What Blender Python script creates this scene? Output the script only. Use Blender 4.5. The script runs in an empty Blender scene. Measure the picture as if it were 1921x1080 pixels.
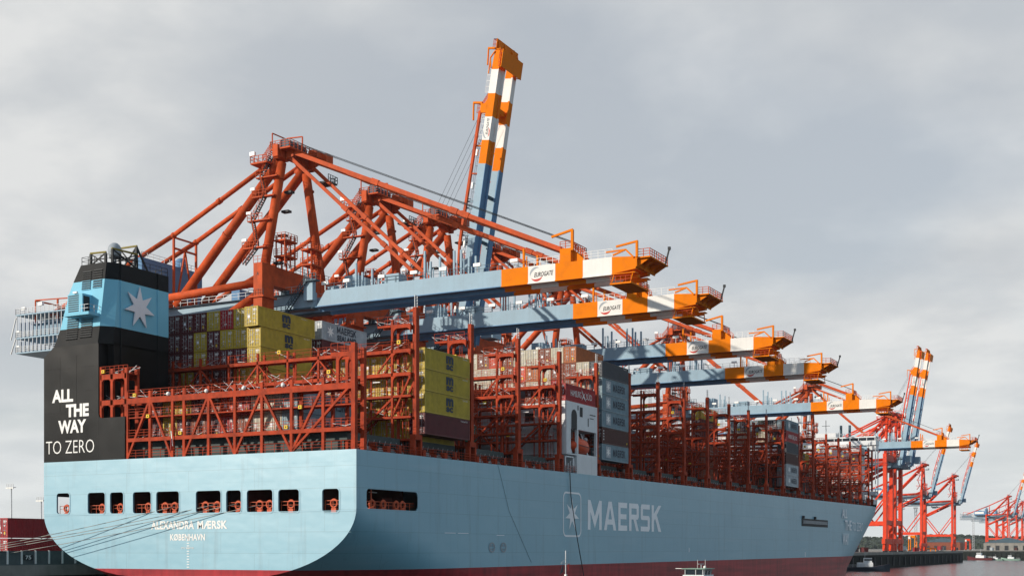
import bpy, math, random
from mathutils import Vector, Matrix
R = math.radians
rnd = random.Random(7)
scene = bpy.context.scene
col = scene.collection

# ------------------------------------------------------------------ camera, sky, sun, exposure
cam_d = bpy.data.cameras.new('camera')
cam = bpy.data.objects.new('camera', cam_d)
col.objects.link(cam)
cam.location = (114.283, -126.424, 11.5)
cam.rotation_euler = (R(90), 0, R(27.6))
cam_d.sensor_width = 36.0
cam_d.lens = 43.95
cam_d.shift_y = 0.2533
cam_d.clip_start = 1.0
cam_d.clip_end = 20000.0
scene.camera = cam

CLOUD_OFFSET = (2.7, 1.1, 0.0)
SUN_EL = 19.0
SUN_TRAVEL = (0.62, 0.785)           # horizontal direction the light travels
world = bpy.data.worlds.new('World')
scene.world = world
world.use_nodes = True
nt = world.node_tree
nt.nodes.clear()
def N(tree, typ, **kw):
    n = tree.nodes.new(typ)
    for k, v in kw.items():
        if k in ('inp',):
            for kk, vv in v.items():
                n.inputs[kk].default_value = vv
        else:
            setattr(n, k, v)
    return n
def L(tree, a, b):
    tree.links.new(a, b)
def build_world():
    out = N(nt, 'ShaderNodeOutputWorld')
    bg = N(nt, 'ShaderNodeBackground', inp={'Strength': 0.13})
    sky = N(nt, 'ShaderNodeTexSky', sky_type='NISHITA', sun_disc=False)
    sky.sun_elevation = R(SUN_EL)
    # sun sits opposite to the travel direction
    sky.sun_rotation = math.atan2(-SUN_TRAVEL[0], -SUN_TRAVEL[1])
    sky.air_density = 1.0
    sky.dust_density = 1.5
    tc = N(nt, 'ShaderNodeTexCoord')
    sep = N(nt, 'ShaderNodeSeparateXYZ')
    L(nt, tc.outputs['Generated'], sep.inputs[0])
    zz = N(nt, 'ShaderNodeMath', operation='MAXIMUM'); zz.inputs[1].default_value = 0.0
    L(nt, sep.outputs['Z'], zz.inputs[0])
    za = N(nt, 'ShaderNodeMath', operation='ADD'); za.inputs[1].default_value = 0.22
    L(nt, zz.outputs[0], za.inputs[0])
    dx = N(nt, 'ShaderNodeMath', operation='DIVIDE'); L(nt, sep.outputs['X'], dx.inputs[0]); L(nt, za.outputs[0], dx.inputs[1])
    dy = N(nt, 'ShaderNodeMath', operation='DIVIDE'); L(nt, sep.outputs['Y'], dy.inputs[0]); L(nt, za.outputs[0], dy.inputs[1])
    cmb = N(nt, 'ShaderNodeCombineXYZ'); L(nt, dx.outputs[0], cmb.inputs[0]); L(nt, dy.outputs[0], cmb.inputs[1])
    mq = N(nt, 'ShaderNodeMapping'); mq.inputs['Location'].default_value = CLOUD_OFFSET
    L(nt, cmb.outputs[0], mq.inputs[0])
    n1 = N(nt, 'ShaderNodeTexNoise', inp={'Scale': 2.6, 'Detail': 8.0, 'Roughness': 0.55, 'Distortion': 0.1})
    L(nt, mq.outputs[0], n1.inputs['Vector'])
    mp = N(nt, 'ShaderNodeMapping'); mp.inputs['Location'].default_value = (CLOUD_OFFSET[0] + 3.1, CLOUD_OFFSET[1] + 7.7, 0)
    L(nt, cmb.outputs[0], mp.inputs[0])
    n2 = N(nt, 'ShaderNodeTexNoise', inp={'Scale': 0.8, 'Detail': 4.0, 'Roughness': 0.45, 'Distortion': 0.3})
    L(nt, mp.outputs[0], n2.inputs['Vector'])
    add = N(nt, 'ShaderNodeMath', operation='MULTIPLY_ADD'); add.inputs[1].default_value = 0.55
    L(nt, n1.outputs['Fac'], add.inputs[0])
    hf = N(nt, 'ShaderNodeMath', operation='MULTIPLY'); hf.inputs[1].default_value = 0.45
    L(nt, n2.outputs['Fac'], hf.inputs[0]); L(nt, hf.outputs[0], add.inputs[2])
    ramp = N(nt, 'ShaderNodeValToRGB')
    cr = ramp.color_ramp
    cr.elements[0].position = 0.425; cr.elements[0].color = (4.35, 4.55, 4.75, 1)
    cr.elements[1].position = 0.58; cr.elements[1].color = (5.95, 6.0, 5.95, 1)
    e = cr.elements.new(0.5); e.color = (4.95, 5.1, 5.2, 1)
    L(nt, add.outputs[0], ramp.inputs[0])
    # cloud deck nearer the horizon is thinner and whiter
    hz = N(nt, 'ShaderNodeMapRange'); hz.inputs['From Min'].default_value = 0.0; hz.inputs['From Max'].default_value = 0.16
    hz.inputs['To Min'].default_value = 0.62; hz.inputs['To Max'].default_value = 0.0
    L(nt, zz.outputs[0], hz.inputs['Value'])
    mixh = N(nt, 'ShaderNodeMix', data_type='RGBA')
    mixh.inputs['B'].default_value = (6.5, 6.85, 6.9, 1)
    L(nt, hz.outputs[0], mixh.inputs['Factor']); L(nt, ramp.outputs[0], mixh.inputs['A'])
    cov = N(nt, 'ShaderNodeMapRange'); cov.inputs['From Min'].default_value = 0.36; cov.inputs['From Max'].default_value = 0.5
    cov.inputs['To Min'].default_value = 0.75; cov.inputs['To Max'].default_value = 0.97
    L(nt, n2.outputs['Fac'], cov.inputs['Value'])
    mx = N(nt, 'ShaderNodeMix', data_type='RGBA')
    L(nt, cov.outputs[0], mx.inputs['Factor']); L(nt, sky.outputs[0], mx.inputs['A']); L(nt, mixh.outputs['Result'], mx.inputs['B'])
    # added dimming and blue tint of the unseen sky, cutting fill on shaded sides
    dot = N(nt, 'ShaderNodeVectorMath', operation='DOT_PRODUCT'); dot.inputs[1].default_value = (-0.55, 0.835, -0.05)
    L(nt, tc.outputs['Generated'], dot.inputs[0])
    view_fac = N(nt, 'ShaderNodeMapRange', interpolation_type='SMOOTHSTEP'); view_fac.inputs['From Min'].default_value = -0.2; view_fac.inputs['From Max'].default_value = 0.72
    view_fac.inputs['To Min'].default_value = 0.0; view_fac.inputs['To Max'].default_value = 1.0
    L(nt, dot.outputs['Value'], view_fac.inputs['Value'])
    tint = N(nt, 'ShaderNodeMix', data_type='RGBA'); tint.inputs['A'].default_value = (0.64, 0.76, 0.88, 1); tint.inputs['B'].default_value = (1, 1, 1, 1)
    L(nt, view_fac.outputs[0], tint.inputs['Factor'])
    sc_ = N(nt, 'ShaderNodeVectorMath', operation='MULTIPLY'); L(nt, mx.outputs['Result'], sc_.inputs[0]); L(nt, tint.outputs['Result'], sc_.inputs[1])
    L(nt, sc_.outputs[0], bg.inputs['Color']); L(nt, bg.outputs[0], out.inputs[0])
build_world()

sun_d = bpy.data.lights.new('sun', 'SUN')
sun_d.energy = 4.7
sun_d.angle = R(0.6)
sun_d.color = (1.0, 0.9, 0.77)
sun = bpy.data.objects.new('sun', sun_d)
col.objects.link(sun)
sd = Vector((SUN_TRAVEL[0] * math.cos(R(SUN_EL)), SUN_TRAVEL[1] * math.cos(R(SUN_EL)), -math.sin(R(SUN_EL))))
sun.rotation_euler = sd.to_track_quat('-Z', 'Y').to_euler()
scene.view_settings.view_transform = 'Standard'
scene.view_settings.look = 'None'
scene.view_settings.exposure = 0.0
scene.view_settings.gamma = 1.0

# ------------------------------------------------------------------ materials
def paint(name, c, rough=0.5, var=0.10, scale=0.35, streak=0.12, spec=0.22, metal=0.0, c2=None, rust=0.0, bump=0.0):
    m = bpy.data.materials.new(name)
    m.use_nodes = True
    t = m.node_tree
    b = t.nodes['Principled BSDF']
    b.inputs['Roughness'].default_value = rough
    b.inputs['Specular IOR Level'].default_value = spec
    b.inputs['Metallic'].default_value = metal
    tc = N(t, 'ShaderNodeTexCoord')
    no = N(t, 'ShaderNodeTexNoise', inp={'Scale': scale, 'Detail': 6.0, 'Roughness': 0.65})
    L(t, tc.outputs['Object'], no.inputs['Vector'])
    mp = N(t, 'ShaderNodeMapping'); mp.inputs['Scale'].default_value = (1.6, 1.6, 0.09)
    L(t, tc.outputs['Object'], mp.inputs[0])
    ns = N(t, 'ShaderNodeTexNoise', inp={'Scale': 1.0, 'Detail': 4.0, 'Roughness': 0.6})
    L(t, mp.outputs[0], ns.inputs['Vector'])
    lo = tuple(max(0, x * (1 - var * 1.6)) for x in c); hi = tuple(min(1, x * (1 + var)) for x in (c2 or c))
    rp = N(t, 'ShaderNodeValToRGB')
    rp.color_ramp.elements[0].position = 0.3; rp.color_ramp.elements[0].color = (*lo, 1)
    rp.color_ramp.elements[1].position = 0.7; rp.color_ramp.elements[1].color = (*hi, 1)
    L(t, no.outputs['Fac'], rp.inputs[0])
    sr = N(t, 'ShaderNodeMapRange')
    sr.inputs['From Min'].default_value = 0.5; sr.inputs['From Max'].default_value = 0.75
    sr.inputs['To Min'].default_value = 0.0; sr.inputs['To Max'].default_value = streak
    L(t, ns.outputs['Fac'], sr.inputs['Value'])
    mx = N(t, 'ShaderNodeMix', data_type='RGBA')
    mx.inputs['B'].default_value = (c[0] * 0.35 + 0.02, c[1] * 0.32 + 0.015, c[2] * 0.3 + 0.012, 1)
    L(t, sr.outputs[0], mx.inputs['Factor']); L(t, rp.outputs[0], mx.inputs['A'])
    last = mx.outputs['Result']
    if rust > 0:
        nr = N(t, 'ShaderNodeTexNoise', inp={'Scale': 1.3, 'Detail': 8.0, 'Roughness': 0.75})
        L(t, tc.outputs['Object'], nr.inputs['Vector'])
        rr = N(t, 'ShaderNodeMapRange')
        rr.inputs['From Min'].default_value = 0.62; rr.inputs['From Max'].default_value = 0.72
        rr.inputs['To Max'].default_value = rust
        L(t, nr.outputs['Fac'], rr.inputs['Value'])
        m2 = N(t, 'ShaderNodeMix', data_type='RGBA'); m2.inputs['B'].default_value = (0.16, 0.06, 0.03, 1)
        L(t, rr.outputs[0], m2.inputs['Factor']); L(t, last, m2.inputs['A'])
        last = m2.outputs['Result']
    L(t, last, b.inputs['Base Color'])
    if bump > 0:
        nb = N(t, 'ShaderNodeTexNoise', inp={'Scale': 0.2, 'Detail': 1.0}); L(t, tc.outputs['Object'], nb.inputs['Vector'])
        bp = N(t, 'ShaderNodeBump', inp={'Strength': bump, 'Distance': 0.4}); L(t, nb.outputs['Fac'], bp.inputs['Height']); L(t, bp.outputs[0], b.inputs['Normal'])
    ra = N(t, 'ShaderNodeMapRange'); ra.inputs['To Min'].default_value = rough - 0.12; ra.inputs['To Max'].default_value = rough + 0.14
    L(t, no.outputs['Fac'], ra.inputs['Value']); L(t, ra.outputs[0], b.inputs['Roughness'])
    return m
M = {}
M['crane_red'] = paint('crane red paint', (0.50, 0.08, 0.022), 0.6, 0.2, 0.5, 0.3, spec=0.1)
M['crane_red_far'] = paint('bright crane red paint', (0.68, 0.05, 0.012), 0.5, 0.1, 0.4, 0.15)
M['boom_orange'] = paint('boom orange paint', (0.74, 0.19, 0.002), 0.6, 0.08, 0.5, 0.06, spec=0.06)
M['boom_white'] = paint('boom white paint', (0.72, 0.71, 0.68), 0.5, 0.05, 0.5, 0.12)
M['crane_blue'] = paint('crane grey blue paint', (0.27, 0.39, 0.48), 0.55, 0.08, 0.3, 0.12)
M['house_blue'] = paint('machinery house blue', (0.12, 0.24, 0.40), 0.6, 0.08, 0.3, 0.1, spec=0.1)
M['crane_dark'] = paint('crane dark blue grey paint', (0.06, 0.10, 0.13), 0.6, 0.15, 0.3, 0.12)
M['steel'] = paint('galvanised steel', (0.42, 0.44, 0.46), 0.5, 0.12, 2.0, 0.1, metal=0.2)
M['dark'] = paint('dark steel', (0.03, 0.034, 0.038), 0.6, 0.2, 0.6, 0.1)
M['rope'] = paint('wire rope', (0.03, 0.035, 0.04), 0.7)
M['line'] = paint('grey mooring line', (0.3, 0.3, 0.28), 0.8)
M['white'] = paint('white ship paint', (0.66, 0.69, 0.71), 0.5, 0.06, 0.3, 0.16)
M['lb_red'] = paint('lashing bridge red oxide paint', (0.38, 0.05, 0.018), 0.65, 0.28, 0.6, 0.4, spec=0.1)
M['funnel_black'] = paint('black funnel paint', (0.009, 0.010, 0.011), 0.36, 0.3, 0.12, 0.1, spec=0.1, bump=0.22)
M['dull_yellow'] = paint('dull yellow rail paint', (0.2, 0.16, 0.02), 0.6)
M['yellow'] = paint('safety yellow paint', (0.75, 0.5, 0.02), 0.5, 0.08)
M['lifeboat'] = paint('lifeboat orange', (0.62, 0.085, 0.03), 0.45, 0.08)
M['hatch'] = paint('hatch cover grey green paint', (0.055, 0.075, 0.075), 0.6, 0.25, 0.3, 0.25)
M['room'] = paint('mooring deck red oxide', (0.10, 0.022, 0.016), 0.7, 0.2)
M['ring'] = paint('fairlead orange red', (0.55, 0.10, 0.04), 0.5, 0.1)
M['glass'] = paint('dark window glass', (0.02, 0.03, 0.04), 0.12, 0.1, spec=0.8)
M['silver'] = paint('silver grey star paint', (0.74, 0.75, 0.8), 0.45, 0.03, 0.5, 0.03)
M['letter'] = paint('white lettering', (0.78, 0.78, 0.76), 0.55, 0.04, 0.5, 0.06)
M['hull_letter'] = paint('pale grey hull lettering', (0.9, 0.92, 0.94), 0.6, 0.04, 0.3, 0.08, spec=0.15)
M['black_letter'] = paint('black lettering', (0.03, 0.03, 0.035), 0.6)
M['navy_letter'] = paint('navy lettering', (0.03, 0.045, 0.07), 0.6)
M['logo_red'] = paint('logo red', (0.5, 0.03, 0.02), 0.5)
M['logo_grey'] = paint('logo grey', (0.3, 0.34, 0.38), 0.5)
M['lamp'] = paint('white lamp housing', (0.85, 0.85, 0.82), 0.35, 0.02, 0.5, 0.02)
M['concrete'] = paint('quay concrete', (0.25, 0.24, 0.22), 0.85, 0.2, 0.2, 0.2)
M['quaywall'] = paint('dark weedy sheet pile', (0.018, 0.024, 0.022), 0.75, 0.3, 0.4, 0.3)
M['bulwark'] = paint('grey green steel parapet', (0.10, 0.125, 0.13), 0.6, 0.2, 0.4, 0.3)
M['boat_dark'] = paint('dark boat paint', (0.02, 0.03, 0.045), 0.5, 0.1)
M['boat_green'] = paint('pale green wheelhouse roof', (0.22, 0.34, 0.28), 0.5, 0.1)
CC = {
    'yellow': ((0.46, 0.34, 0.04), 0.35), 'maroon': ((0.11, 0.022, 0.026), 0.45), 'red': ((0.36, 0.025, 0.03), 0.2),
    'brown': ((0.22, 0.062, 0.032), 0.5), 'orange red': ((0.60, 0.075, 0.03), 0.2), 'cream': ((0.52, 0.49, 0.39), 0.4),
    'pale grey': ((0.42, 0.46, 0.49), 0.35), 'dark grey': ((0.065, 0.072, 0.085), 0.3), 'blue grey': ((0.20, 0.29, 0.34), 0.3),
    'orange brown': ((0.42, 0.13, 0.04), 0.5), 'dark brown': ((0.085, 0.032, 0.028), 0.4), 'green': ((0.05, 0.13, 0.09), 0.3),
}
for k_, (c_, ru_) in CC.items():
    M['c_' + k_] = paint(k_ + ' container paint', c_, 0.5, 0.16, 0.8, 0.3, rust=ru_)

def hull_material():
    m = bpy.data.materials.new('hull blue over red antifouling')
    m.use_nodes = True
    t = m.node_tree; b = t.nodes['Principled BSDF']
    b.inputs['Roughness'].default_value = 0.42; b.inputs['Specular IOR Level'].default_value = 0.6
    tc = N(t, 'ShaderNodeTexCoord'); sp = N(t, 'ShaderNodeSeparateXYZ'); L(t, tc.outputs['Object'], sp.inputs[0])
    # waterline z = 8.65 + 0.0008 y
    ml = N(t, 'ShaderNodeMath', operation='MULTIPLY_ADD'); ml.inputs[1].default_value = -0.0008
    L(t, sp.outputs['Y'], ml.inputs[0]); L(t, sp.outputs['Z'], ml.inputs[2])
    gt = N(t, 'ShaderNodeMath', operation='GREATER_THAN'); gt.inputs[1].default_value = 8.65
    L(t, ml.outputs[0], gt.inputs[0])
    no = N(t, 'ShaderNodeTexNoise', inp={'Scale': 0.045, 'Detail': 7.0, 'Roughness': 0.6}); L(t, tc.outputs['Object'], no.inputs['Vector'])
    mp = N(t, 'ShaderNodeMapping'); mp.inputs['Scale'].default_value = (0.7, 0.7, 0.05); L(t, tc.outputs['Object'], mp.inputs[0])
    ns = N(t, 'ShaderNodeTexNoise', inp={'Scale': 1.0, 'Detail': 5.0, 'Roughness': 0.65}); L(t, mp.outputs[0], ns.inputs['Vector'])
    mp2 = N(t, 'ShaderNodeMapping'); mp2.inputs['Scale'].default_value = (0.05, 0.05, 1.1); L(t, tc.outputs['Object'], mp2.inputs[0])
    nh = N(t, 'ShaderNodeTexNoise', inp={'Scale': 1.0, 'Detail': 3.0, 'Roughness': 0.5}); L(t, mp2.outputs[0], nh.inputs['Vector'])
    rp = N(t, 'ShaderNodeValToRGB')
    rp.color_ramp.elements[0].position = 0.3; rp.color_ramp.elements[0].color = (0.15, 0.355, 0.465, 1)
    rp.color_ramp.elements[1].position = 0.7; rp.color_ramp.elements[1].color = (0.19, 0.41, 0.515, 1)
    L(t, no.outputs['Fac'], rp.inputs[0])
    # light scuffs along the plating and dark runs down it
    s1 = N(t, 'ShaderNodeMapRange'); s1.inputs['From Min'].default_value = 0.56; s1.inputs['From Max'].default_value = 0.72; s1.inputs['To Max'].default_value = 0.35
    L(t, nh.outputs['Fac'], s1.inputs['Value'])
    m1 = N(t, 'ShaderNodeMix', data_type='RGBA'); m1.inputs['B'].default_value = (0.24, 0.43, 0.525, 1)
    L(t, s1.outputs[0], m1.inputs['Factor']); L(t, rp.outputs[0], m1.inputs['A'])
    s2 = N(t, 'ShaderNodeMapRange'); s2.inputs['From Min'].default_value = 0.55; s2.inputs['From Max'].default_value = 0.75; s2.inputs['To Max'].default_value = 0.42
    L(t, ns.outputs['Fac'], s2.inputs['Value'])
    m2 = N(t, 'ShaderNodeMix', data_type='RGBA'); m2.inputs['B'].default_value = (0.085, 0.17, 0.22, 1)
    L(t, s2.outputs[0], m2.inputs['Factor']); L(t, m1.outputs['Result'], m2.inputs['A'])
    # welded plate seams
    ad = N(t, 'ShaderNodeMath', operation='ADD'); L(t, sp.outputs['X'], ad.inputs[0]); L(t, sp.outputs['Y'], ad.inputs[1])
    cb = N(t, 'ShaderNodeCombineXYZ'); L(t, ad.outputs[0], cb.inputs[0]); L(t, sp.outputs['Z'], cb.inputs[1])
    bk = N(t, 'ShaderNodeTexBrick', offset=0.5)
    bk.inputs['Scale'].default_value = 1.0; bk.inputs['Brick Width'].default_value = 11.0; bk.inputs['Row Height'].default_value = 2.7; bk.inputs['Mortar Size'].default_value = 0.045; bk.inputs['Mortar Smooth'].default_value = 0.6
    bk.inputs['Color1'].default_value = (1, 1, 1, 1); bk.inputs['Color2'].default_value = (0.93, 0.94, 0.945, 1); bk.inputs['Mortar'].default_value = (0.66, 0.68, 0.68, 1)
    L(t, cb.outputs[0], bk.inputs['Vector'])
    ms = N(t, 'ShaderNodeMix', data_type='RGBA', blend_type='MULTIPLY'); ms.inputs['Factor'].default_value = 0.8
    L(t, m2.outputs['Result'], ms.inputs['A']); L(t, bk.outputs['Color'], ms.inputs['B'])
    # red boot
    rr = N(t, 'ShaderNodeValToRGB')
    rr.color_ramp.elements[0].position = 0.35; rr.color_ramp.elements[0].color = (0.17, 0.02, 0.026, 1)
    rr.color_ramp.elements[1].position = 0.65; rr.color_ramp.elements[1].color = (0.42, 0.036, 0.045, 1)
    av = N(t, 'ShaderNodeMath', operation='MULTIPLY_ADD'); av.inputs[1].default_value = 0.5
    hv = N(t, 'ShaderNodeMath', operation='MULTIPLY'); hv.inputs[1].default_value = 0.5
    L(t, nh.outputs['Fac'], hv.inputs[0]); L(t, ns.outputs['Fac'], av.inputs[0]); L(t, hv.outputs[0], av.inputs[2])
    L(t, av.outputs[0], rr.inputs[0])
    fx = N(t, 'ShaderNodeMix', data_type='RGBA')
    L(t, gt.outputs[0], fx.inputs['Factor']); L(t, rr.outputs[0], fx.inputs['A']); L(t, ms.outputs['Result'], fx.inputs['B'])
    L(t, fx.outputs['Result'], b.inputs['Base Color'])
    sg = N(t, 'ShaderNodeMapRange'); sg.inputs['To Min'].default_value = 0.12; sg.inputs['To Max'].default_value = 0.95
    L(t, gt.outputs[0], sg.inputs['Value']); L(t, sg.outputs[0], b.inputs['Specular IOR Level'])
    # faint plate ripple
    mp3 = N(t, 'ShaderNodeMapping'); mp3.inputs['Scale'].default_value = (0.22, 0.22, 0.3); L(t, tc.outputs['Object'], mp3.inputs[0])
    nb = N(t, 'ShaderNodeTexNoise', inp={'Scale': 1.0, 'Detail': 2.0}); L(t, mp3.outputs[0], nb.inputs['Vector'])
    bp = N(t, 'ShaderNodeBump', inp={'Strength': 0.18, 'Distance': 0.3}); L(t, nb.outputs['Fac'], bp.inputs['Height'])
    L(t, bp.outputs[0], b.inputs['Normal'])
    return m
M['hull'] = hull_material()

def funnel_material():
    m = paint('funnel black with blue band', (0.011, 0.013, 0.015), 0.6, 0.3, 0.12, 0.1, spec=0.12)
    t = m.node_tree; b = t.nodes['Principled BSDF']
    src = b.inputs['Base Color'].links[0].from_socket
    tc = N(t, 'ShaderNodeTexCoord'); sp = N(t, 'ShaderNodeSeparateXYZ'); L(t, tc.outputs['Object'], sp.inputs[0])
    a = N(t, 'ShaderNodeMath', operation='GREATER_THAN'); a.inputs[1].default_value = 42.15; L(t, sp.outputs['Z'], a.inputs[0])
    c = N(t, 'ShaderNodeMath', operation='LESS_THAN'); c.inputs[1].default_value = 48.75; L(t, sp.outputs['Z'], c.inputs[0])
    mu = N(t, 'ShaderNodeMath', operation='MULTIPLY'); L(t, a.outputs[0], mu.inputs[0]); L(t, c.outputs[0], mu.inputs[1])
    no = N(t, 'ShaderNodeTexNoise', inp={'Scale': 0.3, 'Detail': 5.0}); L(t, tc.outputs['Object'], no.inputs['Vector'])
    rp = N(t, 'ShaderNodeValToRGB'); rp.color_ramp.elements[0].color = (0.17, 0.46, 0.62, 1); rp.color_ramp.elements[1].color = (0.22, 0.53, 0.68, 1)
    L(t, no.outputs['Fac'], rp.inputs[0])
    mx = N(t, 'ShaderNodeMix', data_type='RGBA')
    L(t, mu.outputs[0], mx.inputs['Factor']); L(t, src, mx.inputs['A']); L(t, rp.outputs[0], mx.inputs['B'])
    L(t, mx.outputs['Result'], b.inputs['Base Color'])
    return m
M['funnel'] = funnel_material()

# ------------------------------------------------------------------ mesh helpers
class MB:
    def __init__(s):
        s.v = []; s.f = []; s.m = []; s.mats = []; s.cur = 0; s.smooth = []
    def mat(s, key):
        mm = M[key]
        if mm not in s.mats: s.mats.append(mm)
        s.cur = s.mats.index(mm); return s
    def face(s, idx, smooth=False):
        s.f.append(tuple(idx)); s.m.append(s.cur); s.smooth.append(smooth)
    def poly(s, pts, smooth=False):
        b = len(s.v); s.v += [tuple(p) for p in pts]; s.face(range(b, b + len(pts)), smooth)
    def hexa(s, p):       # 8 points: bottom 4 ccw, top 4 ccw
        b = len(s.v); s.v += [tuple(q) for q in p]
        for f in ((0, 3, 2, 1), (4, 5, 6, 7), (0, 1, 5, 4), (1, 2, 6, 5), (2, 3, 7, 6), (3, 0, 4, 7)):
            s.face([b + i for i in f])
        return s
    def box(s, x0, x1, y0, y1, z0, z1):
        return s.hexa([(x0, y0, z0), (x1, y0, z0), (x1, y1, z0), (x0, y1, z0), (x0, y0, z1), (x1, y0, z1), (x1, y1, z1), (x0, y1, z1)])
    def cbox(s, c, d):
        return s.box(c[0] - d[0] / 2, c[0] + d[0] / 2, c[1] - d[1] / 2, c[1] + d[1] / 2, c[2] - d[2] / 2, c[2] + d[2] / 2)
    def frame_of(s, p0, p1, up=(0, 0, 1)):
        d = (Vector(p1) - Vector(p0)).normalized(); u = Vector(up)
        if abs(d.dot(u)) > 0.97: u = Vector((1, 0, 0)) if abs(d.x) < 0.9 else Vector((0, 1, 0))
        r = d.cross(u).normalized(); u = r.cross(d).normalized()
        return r, u
    def bar(s, p0, p1, w, h=None, up=(0, 0, 1), w1=None, h1=None):
        h = w if h is None else h
        w1 = w if w1 is None else w1; h1 = h if h1 is None else h1
        r, u = s.frame_of(p0, p1, up); a = Vector(p0); b = Vector(p1)
        def ring(c, ww, hh): return [c - r * ww / 2 - u * hh / 2, c + r * ww / 2 - u * hh / 2, c + r * ww / 2 + u * hh / 2, c - r * ww / 2 + u * hh / 2]
        A = ring(a, w, h); B = ring(b, w1, h1); i = len(s.v); s.v += [tuple(q) for q in A + B]
        for f in ((3, 2, 1, 0), (4, 5, 6, 7), (0, 1, 5, 4), (1, 2, 6, 5), (2, 3, 7, 6), (3, 0, 4, 7)): s.face([i + k for k in f])
        return s
    def tube(s, p0, p1, r0, r1=None, n=12, caps=True):
        r1 = r0 if r1 is None else r1
        r, u = s.frame_of(p0, p1); a = Vector(p0); b = Vector(p1); i = len(s.v)
        for c, q in ((a, r0), (b, r1)):
            for k in range(n):
                t = 2 * math.pi * k / n; s.v.append(tuple(c + r * math.cos(t) * q + u * math.sin(t) * q))
        for k in range(n): s.face((i + k, i + (k + 1) % n, i + n + (k + 1) % n, i + n + k), True)
        if caps: s.face([i + k for k in range(n)][::-1]); s.face([i + n + k for k in range(n)])
        return s
    def path(s, pts, r, n=6):
        for a, b in zip(pts[:-1], pts[1:]): s.tube(a, b, r, n=n)
        return s
    def ring(s, c, rad, r, axis='Y', n=14, k=6):
        i = len(s.v)
        for a in range(n):
            t = 2 * math.pi * a / n
            for b in range(k):
                q = 2 * math.pi * b / k; rr = rad + r * math.cos(q); o = r * math.sin(q)
                p = (rr * math.cos(t), o, rr * math.sin(t)) if axis == 'Y' else (o, rr * math.cos(t), rr * math.sin(t))
                s.v.append((c[0] + p[0], c[1] + p[1], c[2] + p[2]))
        for a in range(n):
            for b in range(k):
                s.face((i + a * k + b, i + a * k + (b + 1) % k, i + ((a + 1) % n) * k + (b + 1) % k, i + ((a + 1) % n) * k + b), True)
        return s
    def ball(s, c, r, n=14, m=8, sz=1.0):
        i = len(s.v)
        for a in range(m + 1):
            ph = math.pi * a / m
            for b in range(n):
                t = 2 * math.pi * b / n
                s.v.append((c[0] + r * math.sin(ph) * math.cos(t), c[1] + r * math.sin(ph) * math.sin(t), c[2] + r * math.cos(ph) * sz))
        for a in range(m):
            for b in range(n):
                s.face((i + a * n + b, i + (a + 1) * n + b, i + (a + 1) * n + (b + 1) % n, i + a * n + (b + 1) % n), True)
        return s
    def rail(s, pts, h=1.1, gap=1.8, r=0.035, mids=1):
        pts = [Vector(p) for p in pts]
        for a, b in zip(pts[:-1], pts[1:]):
            n = max(1, int(round((b - a).length / gap)))
            for k in range(n + 1):
                p = a.lerp(b, k / n); s.bar(p, p + Vector((0, 0, h)), 2 * r)
            for q in range(mids + 1):
                o = Vector((0, 0, h * (q + 1) / (mids + 1))); s.bar(a + o, b + o, 2 * r * 0.85)
        return s
    def prism(s, pts2, axis, a0, a1):   # polygon in the plane normal to axis, extruded a0..a1
        def P(q, a): return (a, q[0], q[1]) if axis == 'X' else ((q[0], a, q[1]) if axis == 'Y' else (q[0], q[1], a))
        n = len(pts2); i = len(s.v)
        s.v += [P(q, a0) for q in pts2] + [P(q, a1) for q in pts2]
        s.face([i + k for k in range(n)]); s.face([i + n + k for k in range(n)][::-1])
        for k in range(n): s.face((i + k, i + n + k, i + n + (k + 1) % n, i + (k + 1) % n))
        return s
    def off(s, o):
        s.v = [(a - o[0], b - o[1], c - o[2]) for a, b, c in s.v]; return s
    def data(s, name):
        me = bpy.data.meshes.new(name); me.from_pydata(s.v, [], s.f)
        for mm in s.mats: me.materials.append(mm)
        me.polygons.foreach_set('material_index', s.m); me.polygons.foreach_set('use_smooth', s.smooth)
        me.validate(); me.update(); return me
    def obj(s, name, parent=None, loc=None, recalc=True):
        me = s.data(name)
        if recalc:
            import bmesh
            bm = bmesh.new(); bm.from_mesh(me); bmesh.ops.recalc_face_normals(bm, faces=bm.faces); bm.to_mesh(me); bm.free()
        o = bpy.data.objects.new(name, me); col.objects.link(o)
        if parent: o.parent = parent
        if loc: o.location = loc
        return o
def mb(key): return MB().mat(key)
def thing(name, label, cat, loc=(0, 0, 0), group=None, kind=None):
    o = bpy.data.objects.new(name, None); col.objects.link(o); o.location = loc
    o.empty_display_size = 1.0
    return tag(o, label, cat, group, kind)
def tag(o, label=None, cat=None, group=None, kind=None):
    if label: o['label'] = label
    if cat: o['category'] = cat
    if group: o['group'] = group
    if kind: o['kind'] = kind
    return o
def copy_tree(o, parent=None):
    c = o.copy(); col.objects.link(c); c.parent = parent
    for ch in list(o.children): copy_tree(ch, c)
    return c

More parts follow.
